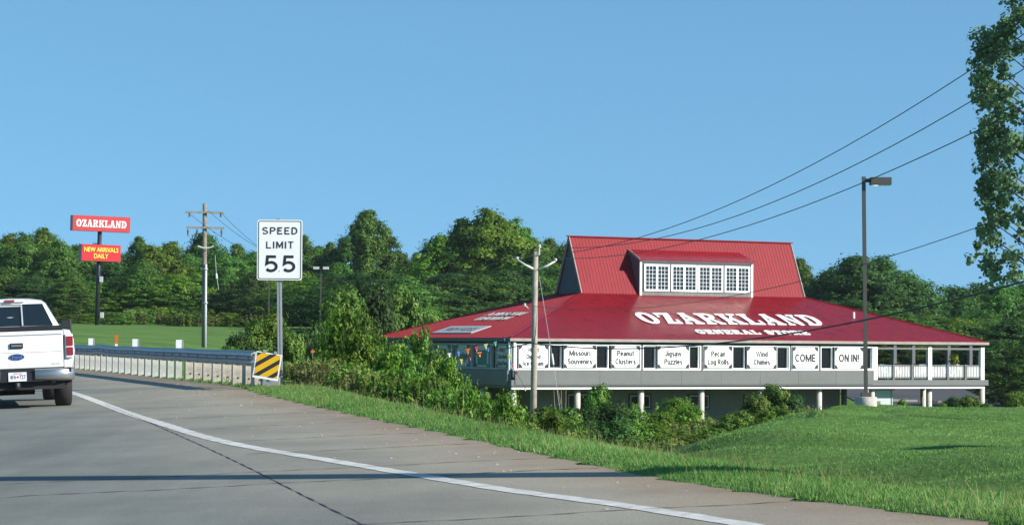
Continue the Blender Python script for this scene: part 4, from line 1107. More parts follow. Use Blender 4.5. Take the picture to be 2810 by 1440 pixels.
# steel column beside the road beyond the right edge (its shadow crosses the carriageway)
sx_, sy_ = 8.6, 18.5
scb = Vector((sx_, sy_, gz(sx_, sy_)))
stc = empty('steel_column', scb, 0, 'thick steel roadside column beyond the right edge, casting a shadow over the road', 'pole')
MB().tube([(0, 0, -.3), (0, 0, 11.5)], .29, 16).build('column', M['lampm'], stc, True)
MB().tube([(0, 0, -.3), (0, 0, .25)], .45, 16).build('footing', M['conc'], stc, True)
def span(label, p, q_, sag, r, n=28):
    p, q_ = Vector(p), Vector(q_)
    pts = [p + (q_ - p) * (i / n) - Vector((0, 0, 4 * sag * (i / n) * (1 - i / n))) for i in range(n + 1)]
    o = MB().tube([x - p for x in pts], r, 5).build('overhead_wire', M['wire']); o.location = p
    return tag(o, label, 'wire', 'overhead wires')
insL, insT, insR = at(1419, 704, 100), at(1480, 674, 100), at(1524, 709, 100)
span('thin overhead wire rising to the top right corner, highest of the spans', insL, (14.0, 50, 10.6), 1.8, .013)
span('thin overhead wire rising right, the middle one of the three close together', insT, (12.5, 50, 8.6), 1.6, .013)
span('thin overhead wire rising right that passes the lamp head', insR, (11.5, 50, 7.0), 1.0, .013)
span('thin wire crossing in front of the dormer and lower roof', mp_, (12.6, 50, 5.2), 1.15, .010)
span('thick black cable sagging across the front of the store', at(1456, 941, 99.9), (13.6, 50, 3.85), 1.0, .024)
span('thick black cable running from the wooden pole down to the left', at(1456, 941, 99.9), at(1060, 1010, 118), .1, .024)
for (c_, a_, lab, s_) in (((516, 583), insL, 'overhead wire from the left end of the top crossarm', 2.3), ((572, 578), insT, 'overhead wire from beside the old pole top', 2.7), ((606, 583), insR, 'overhead wire from the right end of the top crossarm', 3.1)):
    span(lab, a_, at(*c_, 149.8), s_, .012)

# big parking lamp on the mound
lb = at(2376, 1131, 75); lb.z = gz(lb.x, 75) + .10
lamp = empty('parking_lamp', lb, 0, 'tall grey shoebox lamp on a round concrete base on the mound', 'lamp post')
MB().tube([(0, 0, -.3), (0, 0, .38), (0, 0, .40)], [.335, .335, .32], 28).build('base', M['conc'], lamp, True)
MB().box(-.145, .145, -.145, .145, .40, .53).build('base_cover', M['lampm'], lamp)
top = at(2370, 485, 75) - lb
MB().bar((0, 0, .53), top, .108, .108, (0, 1, 0)).build('pole', M['lampm'], lamp)
hd = MB(); hd.box(top.x + .19, top.x + .83, -.2, .2, top.z - .25, top.z - .02); ho = hd.build('lamp_head', M['lampm'], lamp, bevel=.015)
MB().box(top.x + .22, top.x + .80, -.17, .17, top.z - .262, top.z - .252).build('lens', M['tclear'], ho)
MB().box(top.x + .05, top.x + .19, -.06, .06, top.z - .17, top.z - .06).build('arm', M['under'], lamp)
# far double lamps
for (px, yt, yb, hw, lab) in ((878, 737, 960, 1, 'slim far lamp post with two pale heads right of the speed sign'), (736, 770, 850, 0, 'slim grey post seen just below the speed sign')):
    D_ = 185; b0 = at(px, yb, D_); b0.z = gz(b0.x, D_) - .2; t0_ = at(px + 3, yt, D_) - b0
    lp = empty('parking_lamp' if hw else 'slim_post', b0, 0, lab, 'lamp post' if hw else 'post')
    MB().bar((0, 0, 0), t0_, .09, .09, (0, 1, 0)).build('pole', M['lampm'], lp)
    if hw:
        MB().bar(t0_ + Vector((-.4, 0, 0)), t0_ + Vector((.35, 0, 0)), .06, .06).build('arm', M['under'], lp)
        for s in (-1, 1): MB().box(t0_.x + s * .36 - .2, t0_.x + s * .36 + .2, -.25, .25, t0_.z - .05, t0_.z + .14).build('lamp_head', M['conduit'], lp)
    else: MB().box(t0_.x - .08, t0_.x + .08, -.08, .08, t0_.z, t0_.z + .1).build('cap', M['lampm'], lp)

# store sign on its tall pole, far left
DS = 220
sb = at(265, 893, DS); sb.z = gz(sb.x, DS)
ps = empty('roadside_sign', sb, 0, 'tall two-panel red store sign on a dark steel pole, far left', 'sign')
tpS = at(275, 600, DS) - sb
MB().tube([(0, 0, -.4), tpS], .19, 12).build('pole', M['dpole'], ps, True)
SR = R(-9)
def cab_sign(name, pl, pr, ptl, pbl, m, depth, lead):
    x0, x1 = at(*pl, DS).x - sb.x, at(*pr, DS).x - sb.x
    z1, z0 = at(*ptl, DS).z - sb.z, at(*pbl, DS).z - sb.z
    w, h = x1 - x0, z1 - z0
    o = bpy.data.objects.new(name, MB().box(-w / 2, w / 2, -depth / 2, depth / 2, -h / 2, h / 2).mesh(name, M['sside'])); COL.objects.link(o); o.parent = ps
    o.location = ((x0 + x1) / 2, -.1, (z0 + z1) / 2); o.rotation_euler = (0, R(1.0), R(lead))
    MB().box(-w / 2 + .06, w / 2 - .01, -depth / 2 - .04, -depth / 2, -h / 2 + .05, h / 2 - .05).build('face', M[m], o)
    MB().box(-w / 2, w / 2, -depth / 2 - .045, -depth / 2 - .002, -h / 2, -h / 2 + .045).box(-w / 2, w / 2, -depth / 2 - .045, -depth / 2 - .002, h / 2 - .045, h / 2).build('face_trim', M['sred'], o)
    return o, w, h, depth
o_, w, h, dp = cab_sign('top_panel', (195, 600), (357, 600), (275, 594), (275, 635.5), 'sred', .7, 24)
lw = w * .86; lh = h * .46
for c, x, ww in slab_word('OZARKLAND', lw, lh, .08):
    l = obj('letter', slab_letter_mesh(c, ww, lh, .03, M['letter']), o_)
    l.rotation_euler = (math.pi / 2, 0, 0); l.location = (-lw / 2 + x, -dp / 2 - .042, -lh / 2)
o_, w, h, dp = cab_sign('lower_panel', (219, 680), (329, 680), (275, 672), (275, 717), 'sred2', .95, 24)
obj('lettering', text_mesh('NEW ARRIVALS', w * .86, h * .27, .03, .045, M['syel']), o_, (0.0, -dp / 2 - .042, h * .19))
obj('lettering', text_mesh('DAILY', w * .36, h * .27, .03, .045, M['syel']), o_, (0, -dp / 2 - .042, -h * .19))
for y, x in ((766, 277), (864, 279)): t = at(x, y, DS - .3) - sb; MB().box(t.x - .14, t.x + .14, t.z * 0 - .25, .0, t.z - .25, t.z + .25).build('junction_box', M['conduit'], ps)

# ------------------------------------------------------------------ guardrail
GA = Vector((-5.12, 50.5)); GB = Vector((-13.7, 78.0)); gdir = (GB - GA).normalized(); gn = Vector((gdir.y, -gdir.x))   # gn points to the field side
def gpt(s, off=0.0):
    p = GA + gdir * s + gn * off
    return Vector((p.x, p.y, 0))
def gzr(s): p = gpt(s); return float(road_z(np.array(p.x), np.array(p.y)))
gr0 = Vector((GA.x, GA.y, gzr(0)))
grl = empty('guardrail', gr0, 0, 'long galvanised guardrail on close-set pale posts beside the shoulder', 'guardrail')
prof = [(0, -.155), (.0, -.14), (-.075, -.10), (-.08, -.06), (-.01, -.015), (-.01, .015), (-.08, .06), (-.075, .10), (0, .14), (0, .155)]
ss = np.concatenate([[0, .06], np.arange(.3, 62, .7)])
b = MB(); first = True
for s in ss:
    p = gpt(s, -.12); z = gzr(s) + .60 + .004 * math.sin(s * .9)
    if 21 < s < 24: z += .03 * math.sin((s - 21) / 3 * math.pi)
    for (o1, h_) in prof:
        q_ = Vector((p.x, p.y, z + h_)) + Vector((gn.x, gn.y, 0)) * (o1)
        b.v.append(tuple(q_ - gr0))
    n = len(prof)
    if not first:
        k = len(b.v) - 2 * n
        for j in range(n - 1): b.f.append((k + j, k + j + 1, k + n + j + 1, k + n + j))
    first = False
rail = b.build('rail', M['galv'], grl)
sd = rail.modifiers.new('thick', 'SOLIDIFY'); sd.thickness = .012
posts_m = {}
def gpost(s, dep, wid, hgt, m, off):
    key = (dep, wid, hgt, m)
    if key not in posts_m: posts_m[key] = MB().box(-wid / 2, wid / 2, -dep / 2, dep / 2, -.2, hgt).mesh('post', M[m])
    p = gpt(s, off); o = obj('post', posts_m[key], grl, (p.x - gr0.x, p.y - gr0.y, gzr(s) - gr0.z)); o.rotation_euler = (0, 0, math.atan2(gn.y, gn.x)); return o
k = 0; s = .55
while s < 60:
    near = s < 9.5
    pst_ = gpost(s, .16 if near else .18, .24 if near else .15, .70 if near else .62, 'gpostd' if near else 'gpost', .10 if near else .02)
    p = gpt(s + .12, -.06)
    o = obj('block', posts_m.setdefault('blk', MB().box(-.09, .09, -.06, .06, .44, .73).mesh('block', M['gpost'])), grl, (p.x - gr0.x, p.y - gr0.y, gzr(s) - gr0.z)); o.rotation_euler = (0, 0, math.atan2(gn.y, gn.x))
    if near:
        o = pst_; bo = MB().prism([(.018 * math.cos(R(a_)), .16 + .018 * math.sin(R(a_))) for a_ in range(0, 360, 45)], -.08, -.095, lambda x, y, t: (x, t, y)).build('bolt', M['under'], o)
    s += 1.18; k += 1
# end shoe
b = MB(); b.box(-.06, .32, -.10, .16, -.1, .22); b.build('foot_block', M['galvp'], grl, loc=(.10, -.25, 0))
b = MB(); b.box(-.03, .03, -.05, .05, -.2, .55); b.build('steel_post', M['galvp'], grl, loc=(-.12, -.3, 0))
# reflectors clipped on the rail
for px, py in ((254, 951), (376, 955), (497, 957)):
    rx = sight(px, py)[0]; s_ = (rx * GA.y - GA.x) / (gdir.x - rx * gdir.y); p = gpt(s_, -.05)
    z = gzr(s_) + .72
    rf = empty('reflector_tab', (p.x, p.y, z), 0, 'white reflector tab on the guardrail, ' + {254: 'leftmost beside the pickup', 376: 'middle one of three', 497: 'rightmost near the old utility pole'}[px], 'reflector', 'white reflector tabs')
    MB().box(-.075, .075, -.015, .015, 0, .235).build('panel', M['swhite'], rf)
    MB().box(.076, .10, -.02, .03, -.12, .225).build('bracket', M['galvp'], rf)
# orange and white marker stake behind the rail
sp = at(319, 958, 86); sp.z = gz(sp.x, 86)
stk = empty('marker_stake', sp, 0, 'thin orange and white marker stake behind the guardrail', 'marker')
tz = at(319, 918, 86).z - sp.z; mz = at(319, 943, 86).z - sp.z
MB().box(-.045, .045, -.012, .012, 0, mz).build('lower_section', M['swhite'], stk)
MB().box(-.05, .05, -.013, .013, mz, tz).build('upper_section', M['orange'], stk)
# yellow and black object marker at the guardrail end
DM = 50.0
cs = [at(705, 962, DM), at(775, 974, DM), at(762, 1045, DM), at(692, 1034, DM)]
om0 = Vector((at(735, 1000, DM).x, DM, gz(at(735, 1000, DM).x, DM)))
om = empty('object_marker', om0, 0, 'tilted square marker with yellow and black diagonal stripes at the guardrail end', 'sign')
cen = sum(cs, Vector()) / 4
ex = ((cs[1] - cs[0]) + (cs[2] - cs[3])).normalized(); ez = ((cs[0] - cs[3]) + (cs[1] - cs[2])).normalized()
ez = (ez - ex * ex.dot(ez)).normalized(); ey = ez.cross(ex)
mw = ((cs[1] - cs[0]).length + (cs[2] - cs[3]).length) / 2; mh = ((cs[0] - cs[3]).length + (cs[1] - cs[2]).length) / 2
pnl = MB().box(-mw / 2, mw / 2, -.01, .01, -mh / 2, mh / 2).build('panel', M['swhite'], om)
pnl.matrix_local = Matrix(((ex.x, ey.x, ez.x, cen.x - om0.x), (ex.y, ey.y, ez.y, cen.y - om0.y), (ex.z, ey.z, ez.z, cen.z - om0.z), (0, 0, 0, 1)))
fw, fz0, fz1 = mw / 2 - .025, -mh / 2 + .05, mh / 2 - .02
MB().box(-fw, fw, -.013, -.0105, fz0, fz1).build('yellow_field', M['yel'], pnl)
def clip_poly(poly, x0, x1, y0, y1):
    def cl(ps, inside, inter):
        out = []
        for i in range(len(ps)):
            a_, c_ = ps[i - 1], ps[i]
            if inside(c_):
                if not inside(a_): out.append(inter(a_, c_))
                out.append(c_)
            elif inside(a_): out.append(inter(a_, c_))
        return out
    def ix(v): return lambda a_, c_: (v, a_[1] + (c_[1] - a_[1]) * (v - a_[0]) / (c_[0] - a_[0]))
    def iy(v): return lambda a_, c_: (a_[0] + (c_[0] - a_[0]) * (v - a_[1]) / (c_[1] - a_[1]), v)
    for f_, g_ in ((lambda p: p[0] >= x0, ix(x0)), (lambda p: p[0] <= x1, ix(x1)), (lambda p: p[1] >= y0, iy(y0)), (lambda p: p[1] <= y1, iy(y1))):
        if poly: poly = cl(poly, f_, g_)
    return poly
for k in range(-4, 5):
    c0 = k * .235 + .125
    sl_ = .80
    pl = [(-1, -sl_ + c0), (1, sl_ + c0), (1, sl_ + c0 + .100), (-1, -sl_ + c0 + .100)]
    pl = clip_poly(pl, -fw, fw, fz0, fz1)
    if pl and len(pl) >= 3: MB().prism(pl, -.0135, -.0165, lambda x, y, t: (x, t, y)).build('black_stripe', M['dkstripe'], pnl)
for k in (-.1, .12): MB().box(k - .03, k + .03, -.02, .02, mh / 2 - .01, mh / 2 + .05).build('clip', M['galvp'], pnl)
MB().box(-.03, .03, .02, .07, -.1, .62).build('bracket_post', M['galvp'], om)

# speed limit sign
DSP = 51.7
s0 = at(770, 1046, DSP); s0.z = gz(s0.x, DSP)
ssn = empty('speed_limit_sign', s0, 0, 'white speed limit 55 sign on a perforated steel post', 'sign')
ptop = at(764, 600, DSP) - s0
pm = MB(); dd = ptop.normalized()
pm.bar((0, 0, -.4), ptop, .085, .012, (0, 1, 0)); pm.bar(Vector((-.044, .03, -.4)), ptop + Vector((-.044, .03, 0)), .012, .06, (0, 1, 0)); pm.bar(Vector((.044, .03, -.4)), ptop + Vector((.044, .03, 0)), .012, .06, (0, 1, 0))
pm.build('post', M['galvp'], ssn)
hol = MB()
for k in range(130):
    t = (k + .5) / 130; p_ = ptop * t; hol.box(p_.x - .007, p_.x + .007, -.010, -.0065, p_.z - .008, p_.z + .008)
hl = hol.build('post_holes', M['under'], ssn); hl['kind'] = 'stuff'
c0, c1 = at(707, 603, DSP) - s0, at(829, 769, DSP) - s0
def rrect(w, h, r, n=5):
    out = []
    for cx, cy, a0_ in ((w / 2 - r, h / 2 - r, 0), (-w / 2 + r, h / 2 - r, 90), (-w / 2 + r, -h / 2 + r, 180), (w / 2 - r, -h / 2 + r, 270)):
        for i in range(n + 1): out.append((cx + r * math.cos(R(a0_ + 90 * i / n)), cy + r * math.sin(R(a0_ + 90 * i / n))))
    return out
pw, ph = c1.x - c0.x, c0.z - c1.z
pn_ = MB().prism(rrect(pw, ph, .05), 0, -.006, lambda x, y, t: (x, t, y)).build('panel', M['swhite'], ssn, loc=((c0.x + c1.x) / 2, -.03, (c0.z + c1.z) / 2))
b = MB()
o1 = rrect(pw - .045, ph - .045, .04); i1 = rrect(pw - .075, ph - .075, .028)
st2 = MB().strip(o1, i1, 0, .003, True); st2.v = [(x, -.0065 - z, y) for x, y, z in st2.v]; st2.build('border', M['sblack'], pn_)
def stx(body, wpx, hpx, ypx, xpx, tpx, gap=.22):
    k = pw / 290.0
    obj('lettering', highway_mesh(body, wpx * k, hpx * k, tpx * k, .004, M['sblack'], gap), pn_, ((xpx - 395) * k, -.007, (296.5 - ypx) * k))
stx('SPEED', 224, 44, 173, 395, 7.2); stx('LIMIT', 174, 44, 264, 396, 7.2)
for xx in (342, 455): stx('5', 78, 106, 385, xx, 17.5)
MB().tube([(0, -.006, -.44), (0, -.012, -.44)], .012, 8).build('bolt', M['galvp'], pn_)
MB().tube([(0, -.006, .44), (0, -.012, .44)], .012, 8).build('bolt', M['galvp'], pn_)

# ------------------------------------------------------------------ pennants beside the store
def pennants(label, pts, dpt, flags):
    P = [at(x, y, dpt) for x, y in pts]
    r0 = P[0]
    s = empty('pennant_string', r0, 0, label, 'pennants', 'strings of coloured pennants')
    MB().tube([p - r0 for p in P], .012, 5).build('cord', M['wire'], s)
    for x, y, w, h, c, tw in flags:
        k = dpt / FPX; p = at(x, y, dpt) - r0
        a = Vector((w * k / 2 * math.cos(tw), w * k / 2 * math.sin(tw), w * k * .1)); t = Vector((.03, .06, -h * k))
        m_ = (t * .5) + Vector((0, .05, 0))
        b = MB(); b.v = [tuple(p - a), tuple(p + a), tuple(p + t), tuple(p + m_ - a * .35), tuple(p + m_ + a * .35)]
        b.f = [(0, 1, 4, 3), (3, 4, 2)]
        o = b.build('pennant', FLAGC[c], s); md = o.modifiers.new('t', 'SOLIDIFY'); md.thickness = .006
pennants('pennants running up to the roof edge, with green, cream and orange flags', [(1183, 981), (1233, 967), (1263, 961), (1284, 954), (1312, 947), (1335, 942), (1362, 935), (1384, 924)], 136,
         [(1233, 968, 12, 16, 'white', .3), (1258, 963, 12, 16, 'blue', .8), (1284, 956, 14, 17, 'orange', .1), (1307, 950, 12, 16, 'red', .5), (1333, 943, 12, 18, 'cream', .1), (1359, 937, 13, 14, 'green', .7), (1384, 928, 6, 10, 'blue', 1.2)])
pennants('lower row of pennants, with dark red and yellow flags', [(1178, 984), (1266, 984), (1290, 978), (1312, 968), (1339, 955), (1360, 956), (1397, 974), (1404, 1004), (1416, 1020), (1430, 1044), (1442, 1068)], 135.5,
         [(1183, 983, 12, 12, 'cream', .2), (1266, 984, 9, 17, 'yellow', .3), (1290, 977, 10, 13, 'dred', .6), (1316, 965, 14, 16, 'orange', .4), (1340, 954, 10, 15, 'blue', .9), (1397, 973, 10, 14, 'yellow', .5), (1405, 1000, 8, 11, 'red', .7), (1417, 1020, 10, 11, 'red', .2), (1429, 1040, 5, 9, 'blue', 1.), (1441, 1063, 8, 10, 'white', .4)])

# ------------------------------------------------------------------ pickup truck
tc_ = Vector((-8.55, 43.0))
thd = R(14.0)
tz0 = float(road_z(np.array(tc_.x), np.array(tc_.y)))
truck = empty('pickup_truck', (tc_.x, tc_.y, tz0), thd, 'white pickup truck seen from behind in the right lane', 'pickup truck')
# sit on the sloping road
fx = Vector((math.cos(thd), math.sin(thd), 0)); fy = Vector((-math.sin(thd), math.cos(thd), 0))
fx.z = .042 * fx.x + .016 * fx.y; fy.z = .042 * fy.x + .016 * fy.y
fx.normalize(); fy.normalize(); fz = fx.cross(fy)
truck.rotation_euler = Matrix(((fx.x, fy.x, fz.x), (fx.y, fy.y, fz.y), (fx.z, fy.z, fz.z))).to_euler()
def mirror(h): return [(-x, z) for x, z in h] + [(x, z) for x, z in h[::-1]]
def loft(b, rings, cap=True):
    n = len(rings[0][1]); s = len(b.v)
    for y, r in rings: b.v += [(x, y, z) for x, z in r]
    for i in range(len(rings) - 1):
        for j in range(n): k = (j + 1) % n; b.f.append((s + i * n + j, s + i * n + k, s + (i + 1) * n + k, s + (i + 1) * n + j))
    if cap: b.f.append(tuple(s + j for j in range(n))); b.f.append(tuple(s + (len(rings) - 1) * n + j for j in range(n))[::-1])
    return b
# half outlines from centre-top round to centre-bottom, on the left (mirrored)
def bedring(w, top=1.36, bot=.66): return mirror([(0, top), (w * .80, top), (w * .925, top - .02), (w * .985, top - .17), (w, top - .38), (w * .985, bot + .17), (w * .93, bot), (0, bot)])
b = MB(); loft(b, [(.10, bedring(.995)), (.16, bedring(1.0)), (1.95, bedring(1.0))]); b.build('bed', M['paint'], truck, True, bevel=.006)
MB().box(-.92, .92, .12, 2.0, 1.361, 1.40).build('bed_rail_cap', M['trim'], truck)
tg = MB().box(-.80, .80, .045, .0995, .70, 1.352).build('tailgate', M['paint'], truck, bevel=.02)
MB().box(-.80, .80, .02, .044, 1.28, 1.345).build('tailgate_ledge', M['paint'], tg, bevel=.012)
for s_ in (-1, 1): MB().box(s_ * .8085 - .0045, s_ * .8085 + .0045, .060, .0985, .70, 1.352).build('panel_gap', M['under'], truck)
MB().box(-.79, .79, .036, .0445, .982, .990).build('crease', M['tclear'], tg)
MB().box(-.80, .80, .03, .098, 1.353, 1.385).build('tailgate_cap', M['trim'], tg)
h_ = MB().box(-.115, .115, .015, .044, 1.05, 1.145).build('handle', M['trim'], tg, bevel=.012)
MB().box(-.09, .09, .004, .014, 1.085, 1.115).build('lever', M['chrome'], h_)
el = [(.125 * math.cos(R(a)), .905 + .05 * math.sin(R(a))) for a in range(0, 360, 15)]
em = MB().prism([(x * 1.08, .905 + (z - .905) * 1.12) for x, z in el], .044, .030, lambda x, y, t: (x, t, y)).build('emblem', M['chrome'], tg)
MB().prism(el, .0295, .024, lambda x, y, t: (x, t, y)).build('emblem_field', M['blue'], em)
obj('lettering', text_mesh('Ford', .16, .058, .003, .01, M['chrome']), em, (0, .0235, .903))
obj('lettering', text_mesh('SUPER CREW', .16, .016, .002, .0, M['trim']), tg, (.66, .0445, .765))
for s in (-1, 1):
    x0, x1 = (.835, .972) if s > 0 else (-.972, -.835)
    hz = MB().box(x0, x1, .045, .14, .86, 1.275).build('tail_light', M['tclear'], truck, bevel=.02)
    MB().box(x0 + (.02 if s > 0 else .0), x1 - (.0 if s > 0 else .02), .028, .044, 1.07, 1.235).build('red_lens', M['tred'], hz, bevel=.01)
    MB().box(x0 + (.02 if s > 0 else .0), x1 - (.0 if s > 0 else .02), .028, .044, .905, 1.045).build('red_lens', M['tred'], hz, bevel=.01)
# bumper: two chrome ends and a black step
bp = MB()
for s in (-1, 1):
    pts = [(s * .30, -.02), (s * .80, .02), (s * .97, .10), (s * 1.0, .30)]
    c = MB()
    for (x, y) in pts:
        for z in (.47 if abs(x) > .5 else .50, .52, .66, .69): c.v.append((x, y - (.03 if .5 < z < .68 else 0), z))
    for i in range(len(pts) - 1):
        for j in range(3): c.f.append((i * 4 + j, i * 4 + j + 1, i * 4 + 4 + j + 1, i * 4 + 4 + j) if s < 0 else (i * 4 + j, i * 4 + 4 + j, i * 4 + 4 + j + 1, i * 4 + j + 1))
    if s > 0: pass
    o = c.build('bumper_end', M['chrome'], truck, True); md = o.modifiers.new('t', 'SOLIDIFY'); md.thickness = .02
MB().box(-.93, .93, .03, .30, .62, .697).build('step_pad', M['trim'], truck)
bc = MB().box(-.45, .45, -.01, .12, .47, .62).build('bumper_centre', M['trim'], truck)
pl = MB().box(-.155, .155, -.03, -.02, .495, .65).build('licence_plate', M['plate'], truck)
pl.location = (0, 0, -.01)
obj('lettering', text_mesh('4FA', .105, .07, .002, .02, M['ptxt']), pl, (-.075, -.0305, .568))
obj('lettering', text_mesh('727', .105, .07, .002, .02, M['ptxt']), pl, (.085, -.0305, .568))
MB().prism([(.02 * math.cos(R(a)) + .004, .568 + .02 * math.sin(R(a))) for a in range(0, 360, 45)], -.0302, -.033, lambda x, y, t: (x, t, y)).build('plate_mark', M['plred'], pl)
obj('lettering', text_mesh('MISSOURI', .15, .018, .002, .01, M['plred']), pl, (0, -.0305, .628))
ht = MB().box(-.05, .05, -.08, .1, .36, .45).build('hitch', M['under'], truck)
MB().tube([(0, -.12, .40), (0, -.12, .455)], [.02, .03], 8).build('tow_ball', M['chrome'], ht)
MB().box(-.82, .82, .12, .5, .33, .62).build('rear_frame', M['under'], truck)
loft(MB(), [(.5, mirror([(0, .66), (.8, .66), (.8, .40), (0, .34)])), (5.0, mirror([(0, .66), (.8, .66), (.8, .36), (0, .32)]))]).build('underbody', M['under'], truck)
MB().tube([(-.34, 1.0, .36), (.34, 1.0, .36)], .14, 14).build('axle', M['under'], truck)
MB().tube([(.62, .12, .46), (.62, .6, .46)], .035, 10).build('exhaust_pipe', M['chrome'], truck)
# cab: rings carry front to back
def cabring(zt, wt, zm, wm, wl, bot=.55): return mirror([(0, zt), (wt * .55, zt - .012), (wt * .88, zt - .045), (wt, zt - .10), (wm, zm), (wl, zm - .10), (1.0, 1.0), (.97, .70), (.93, bot), (0, bot)])
b = MB()
loft(b, [(2.02, cabring(1.41, .82, 1.39, .87, .975)), (2.06, cabring(1.60, .78, 1.41, .88, .98)), (2.20, cabring(1.90, .62, 1.42, .885, .985)), (2.40, cabring(1.948, .655, 1.42, .90, .99)), (3.3, cabring(1.955, .67, 1.42, .90, .99)),
         (3.75, cabring(1.90, .66, 1.41, .90, .99)), (4.55, cabring(1.36, .84, 1.30, .93, .985)), (5.2, cabring(1.22, .80, 1.12, .93, .98)), (5.75, cabring(1.14, .74, 1.02, .90, .95)), (5.85, cabring(.95, .70, .85, .86, .92))])
b.build('cab', M['paint'], truck, True, bevel=.004)
def pane_on_back(x0b, x1b, x0t, x1t, name, m='carglass', dy=.012):
    zb0, zt0 = 1.44, 1.835
    yb, yt = 2.058 - .03, 2.158 - .02
    b = MB(); b.v = [(x0b, yb - dy, zb0), (x1b, yb - dy, zb0), (x1t, yt - dy, zt0), (x0t, yt - dy, zt0), (x0b, yb + .03, zb0), (x1b, yb + .03, zb0), (x1t, yt + .03, zt0), (x0t, yt + .03, zt0)]
    b.f = [(0, 1, 2, 3), (7, 6, 5, 4), (0, 4, 5, 1), (1, 5, 6, 2), (2, 6, 7, 3), (3, 7, 4, 0)]
    return b.build(name, M[m], truck)
rw = pane_on_back(-.76, .76, -.585, .585, 'rear_window')
for s in (-1, 1):
    b = MB(); b.bar((s * .215, 2.005, 1.44), (s * .205, 2.108, 1.83), .026, .02, (0, 1, 0)); b.build('window_divider', M['dull'], rw)
b = MB(); b.bar((-.215, 2.11, 1.805), (.215, 2.11, 1.805), .02, .03); b.build('window_divider', M['dull'], rw)
for s in (-1, 1):
    b = MB()
    b.v = [(s * .905, 2.45, 1.43), (s * .915, 3.25, 1.43), (s * .915, 4.15, 1.43), (s * .70, 3.6, 1.84), (s * .69, 3.2, 1.86), (s * .685, 2.5, 1.85)]
    b.v += [(x * .97, y, z) for x, y, z in b.v]
    b.f = [(0, 1, 2, 3, 4, 5), (11, 10, 9, 8, 7, 6)] + [(i, (i + 1) % 6, (i + 1) % 6 + 6, i + 6) for i in range(6)]
    b.build('side_window', M['carglass'], truck)
    MB().box(s * 1.12 - .1, s * 1.12 + .1, 3.85, 3.95, 1.28, 1.52).build('wing_mirror', M['trim'], truck, bevel=.02)
MB().box(-.92, .92, 1.96, 2.02, 1.37, 1.43).build('cab_base_trim', M['trim'], truck)
hl_ = MB().box(-.27, .27, 2.145, 2.20, 1.868, 1.925).build('high_brake_light', M['tclear'], truck, bevel=.012)
MB().box(-.085, .085, 2.128, 2.144, 1.876, 1.917).build('red_lens', M['tred'], hl_)
def wheel(x, y):
    w = MB(); r = .41
    w.tube([(x - .14, y, r), (x - .125, y, r), (x + .125, y, r), (x + .14, y, r)], [r - .03, r, r, r - .03], 36)
    t = w.build('wheel', M['tyre'], truck, True, bevel=0)
    s = 1 if x > 0 else -1
    MB().tube([(x + s * .139, y, r), (x + s * .15, y, r)], [.25, .22], 20).build('rim', M['chrome'], t)
for x in (-.84, .84):
    for y in (1.05, 4.75): wheel(x, y)
    MB().box(x - .14, x + .14, 1.50, 1.52, .30, .72).build('mud_flap', M['trim'], truck)
    MB().box(x + (-.2 if x > 0 else -.11), x + (.11 if x > 0 else .2), .25, .60, .42, .66).build('wheel_arch_liner', M['under'], truck)

# ------------------------------------------------------------------ vegetation
LM = dict(
    far=leaf_mat('leaf_woodland', (.026, .074, .012), (.086, .185, .026), (.17, .28, .05)),
    dark=leaf_mat('leaf_dark', (.016, .050, .012), (.055, .125, .024), (.11, .19, .045)),
    bright=leaf_mat('leaf_bright', (.042, .100, .010), (.145, .260, .022), (.28, .37, .05)),
    shrub=leaf_mat('leaf_shrub', (.036, .088, .012), (.128, .235, .030), (.27, .34, .08)),
    weed=leaf_mat('leaf_weed', (.095, .145, .034), (.24, .29, .070), (.48, .43, .19)),
    poplar=leaf_mat('leaf_poplar', (.055, .110, .045), (.20, .30, .13), (.38, .48, .27), .45),
)
def leaves(rg, pos, nrm, size, tint, aspect=1.5):
    """one folded four-sided leaf per position"""
    n = len(pos)
    nrm = nrm / np.linalg.norm(nrm, axis=1, keepdims=True)
    r = rg.normal(size=(n, 3)); t = np.cross(nrm, r); t /= np.linalg.norm(t, axis=1, keepdims=True)
    bt = np.cross(nrm, t)
    s = size * rg.uniform(.6, 1.35, n)[:, None]
    a = pos + t * s * .5 * aspect; c = pos - t * s * .5 * aspect
    b_ = pos + bt * s * .5 + nrm * s * .12; d = pos - bt * s * .5 + nrm * s * .12
    co = np.stack([a, b_, c, d], 1).reshape(-1, 3)
    return co, np.arange(n * 4).reshape(-1, 4), tint
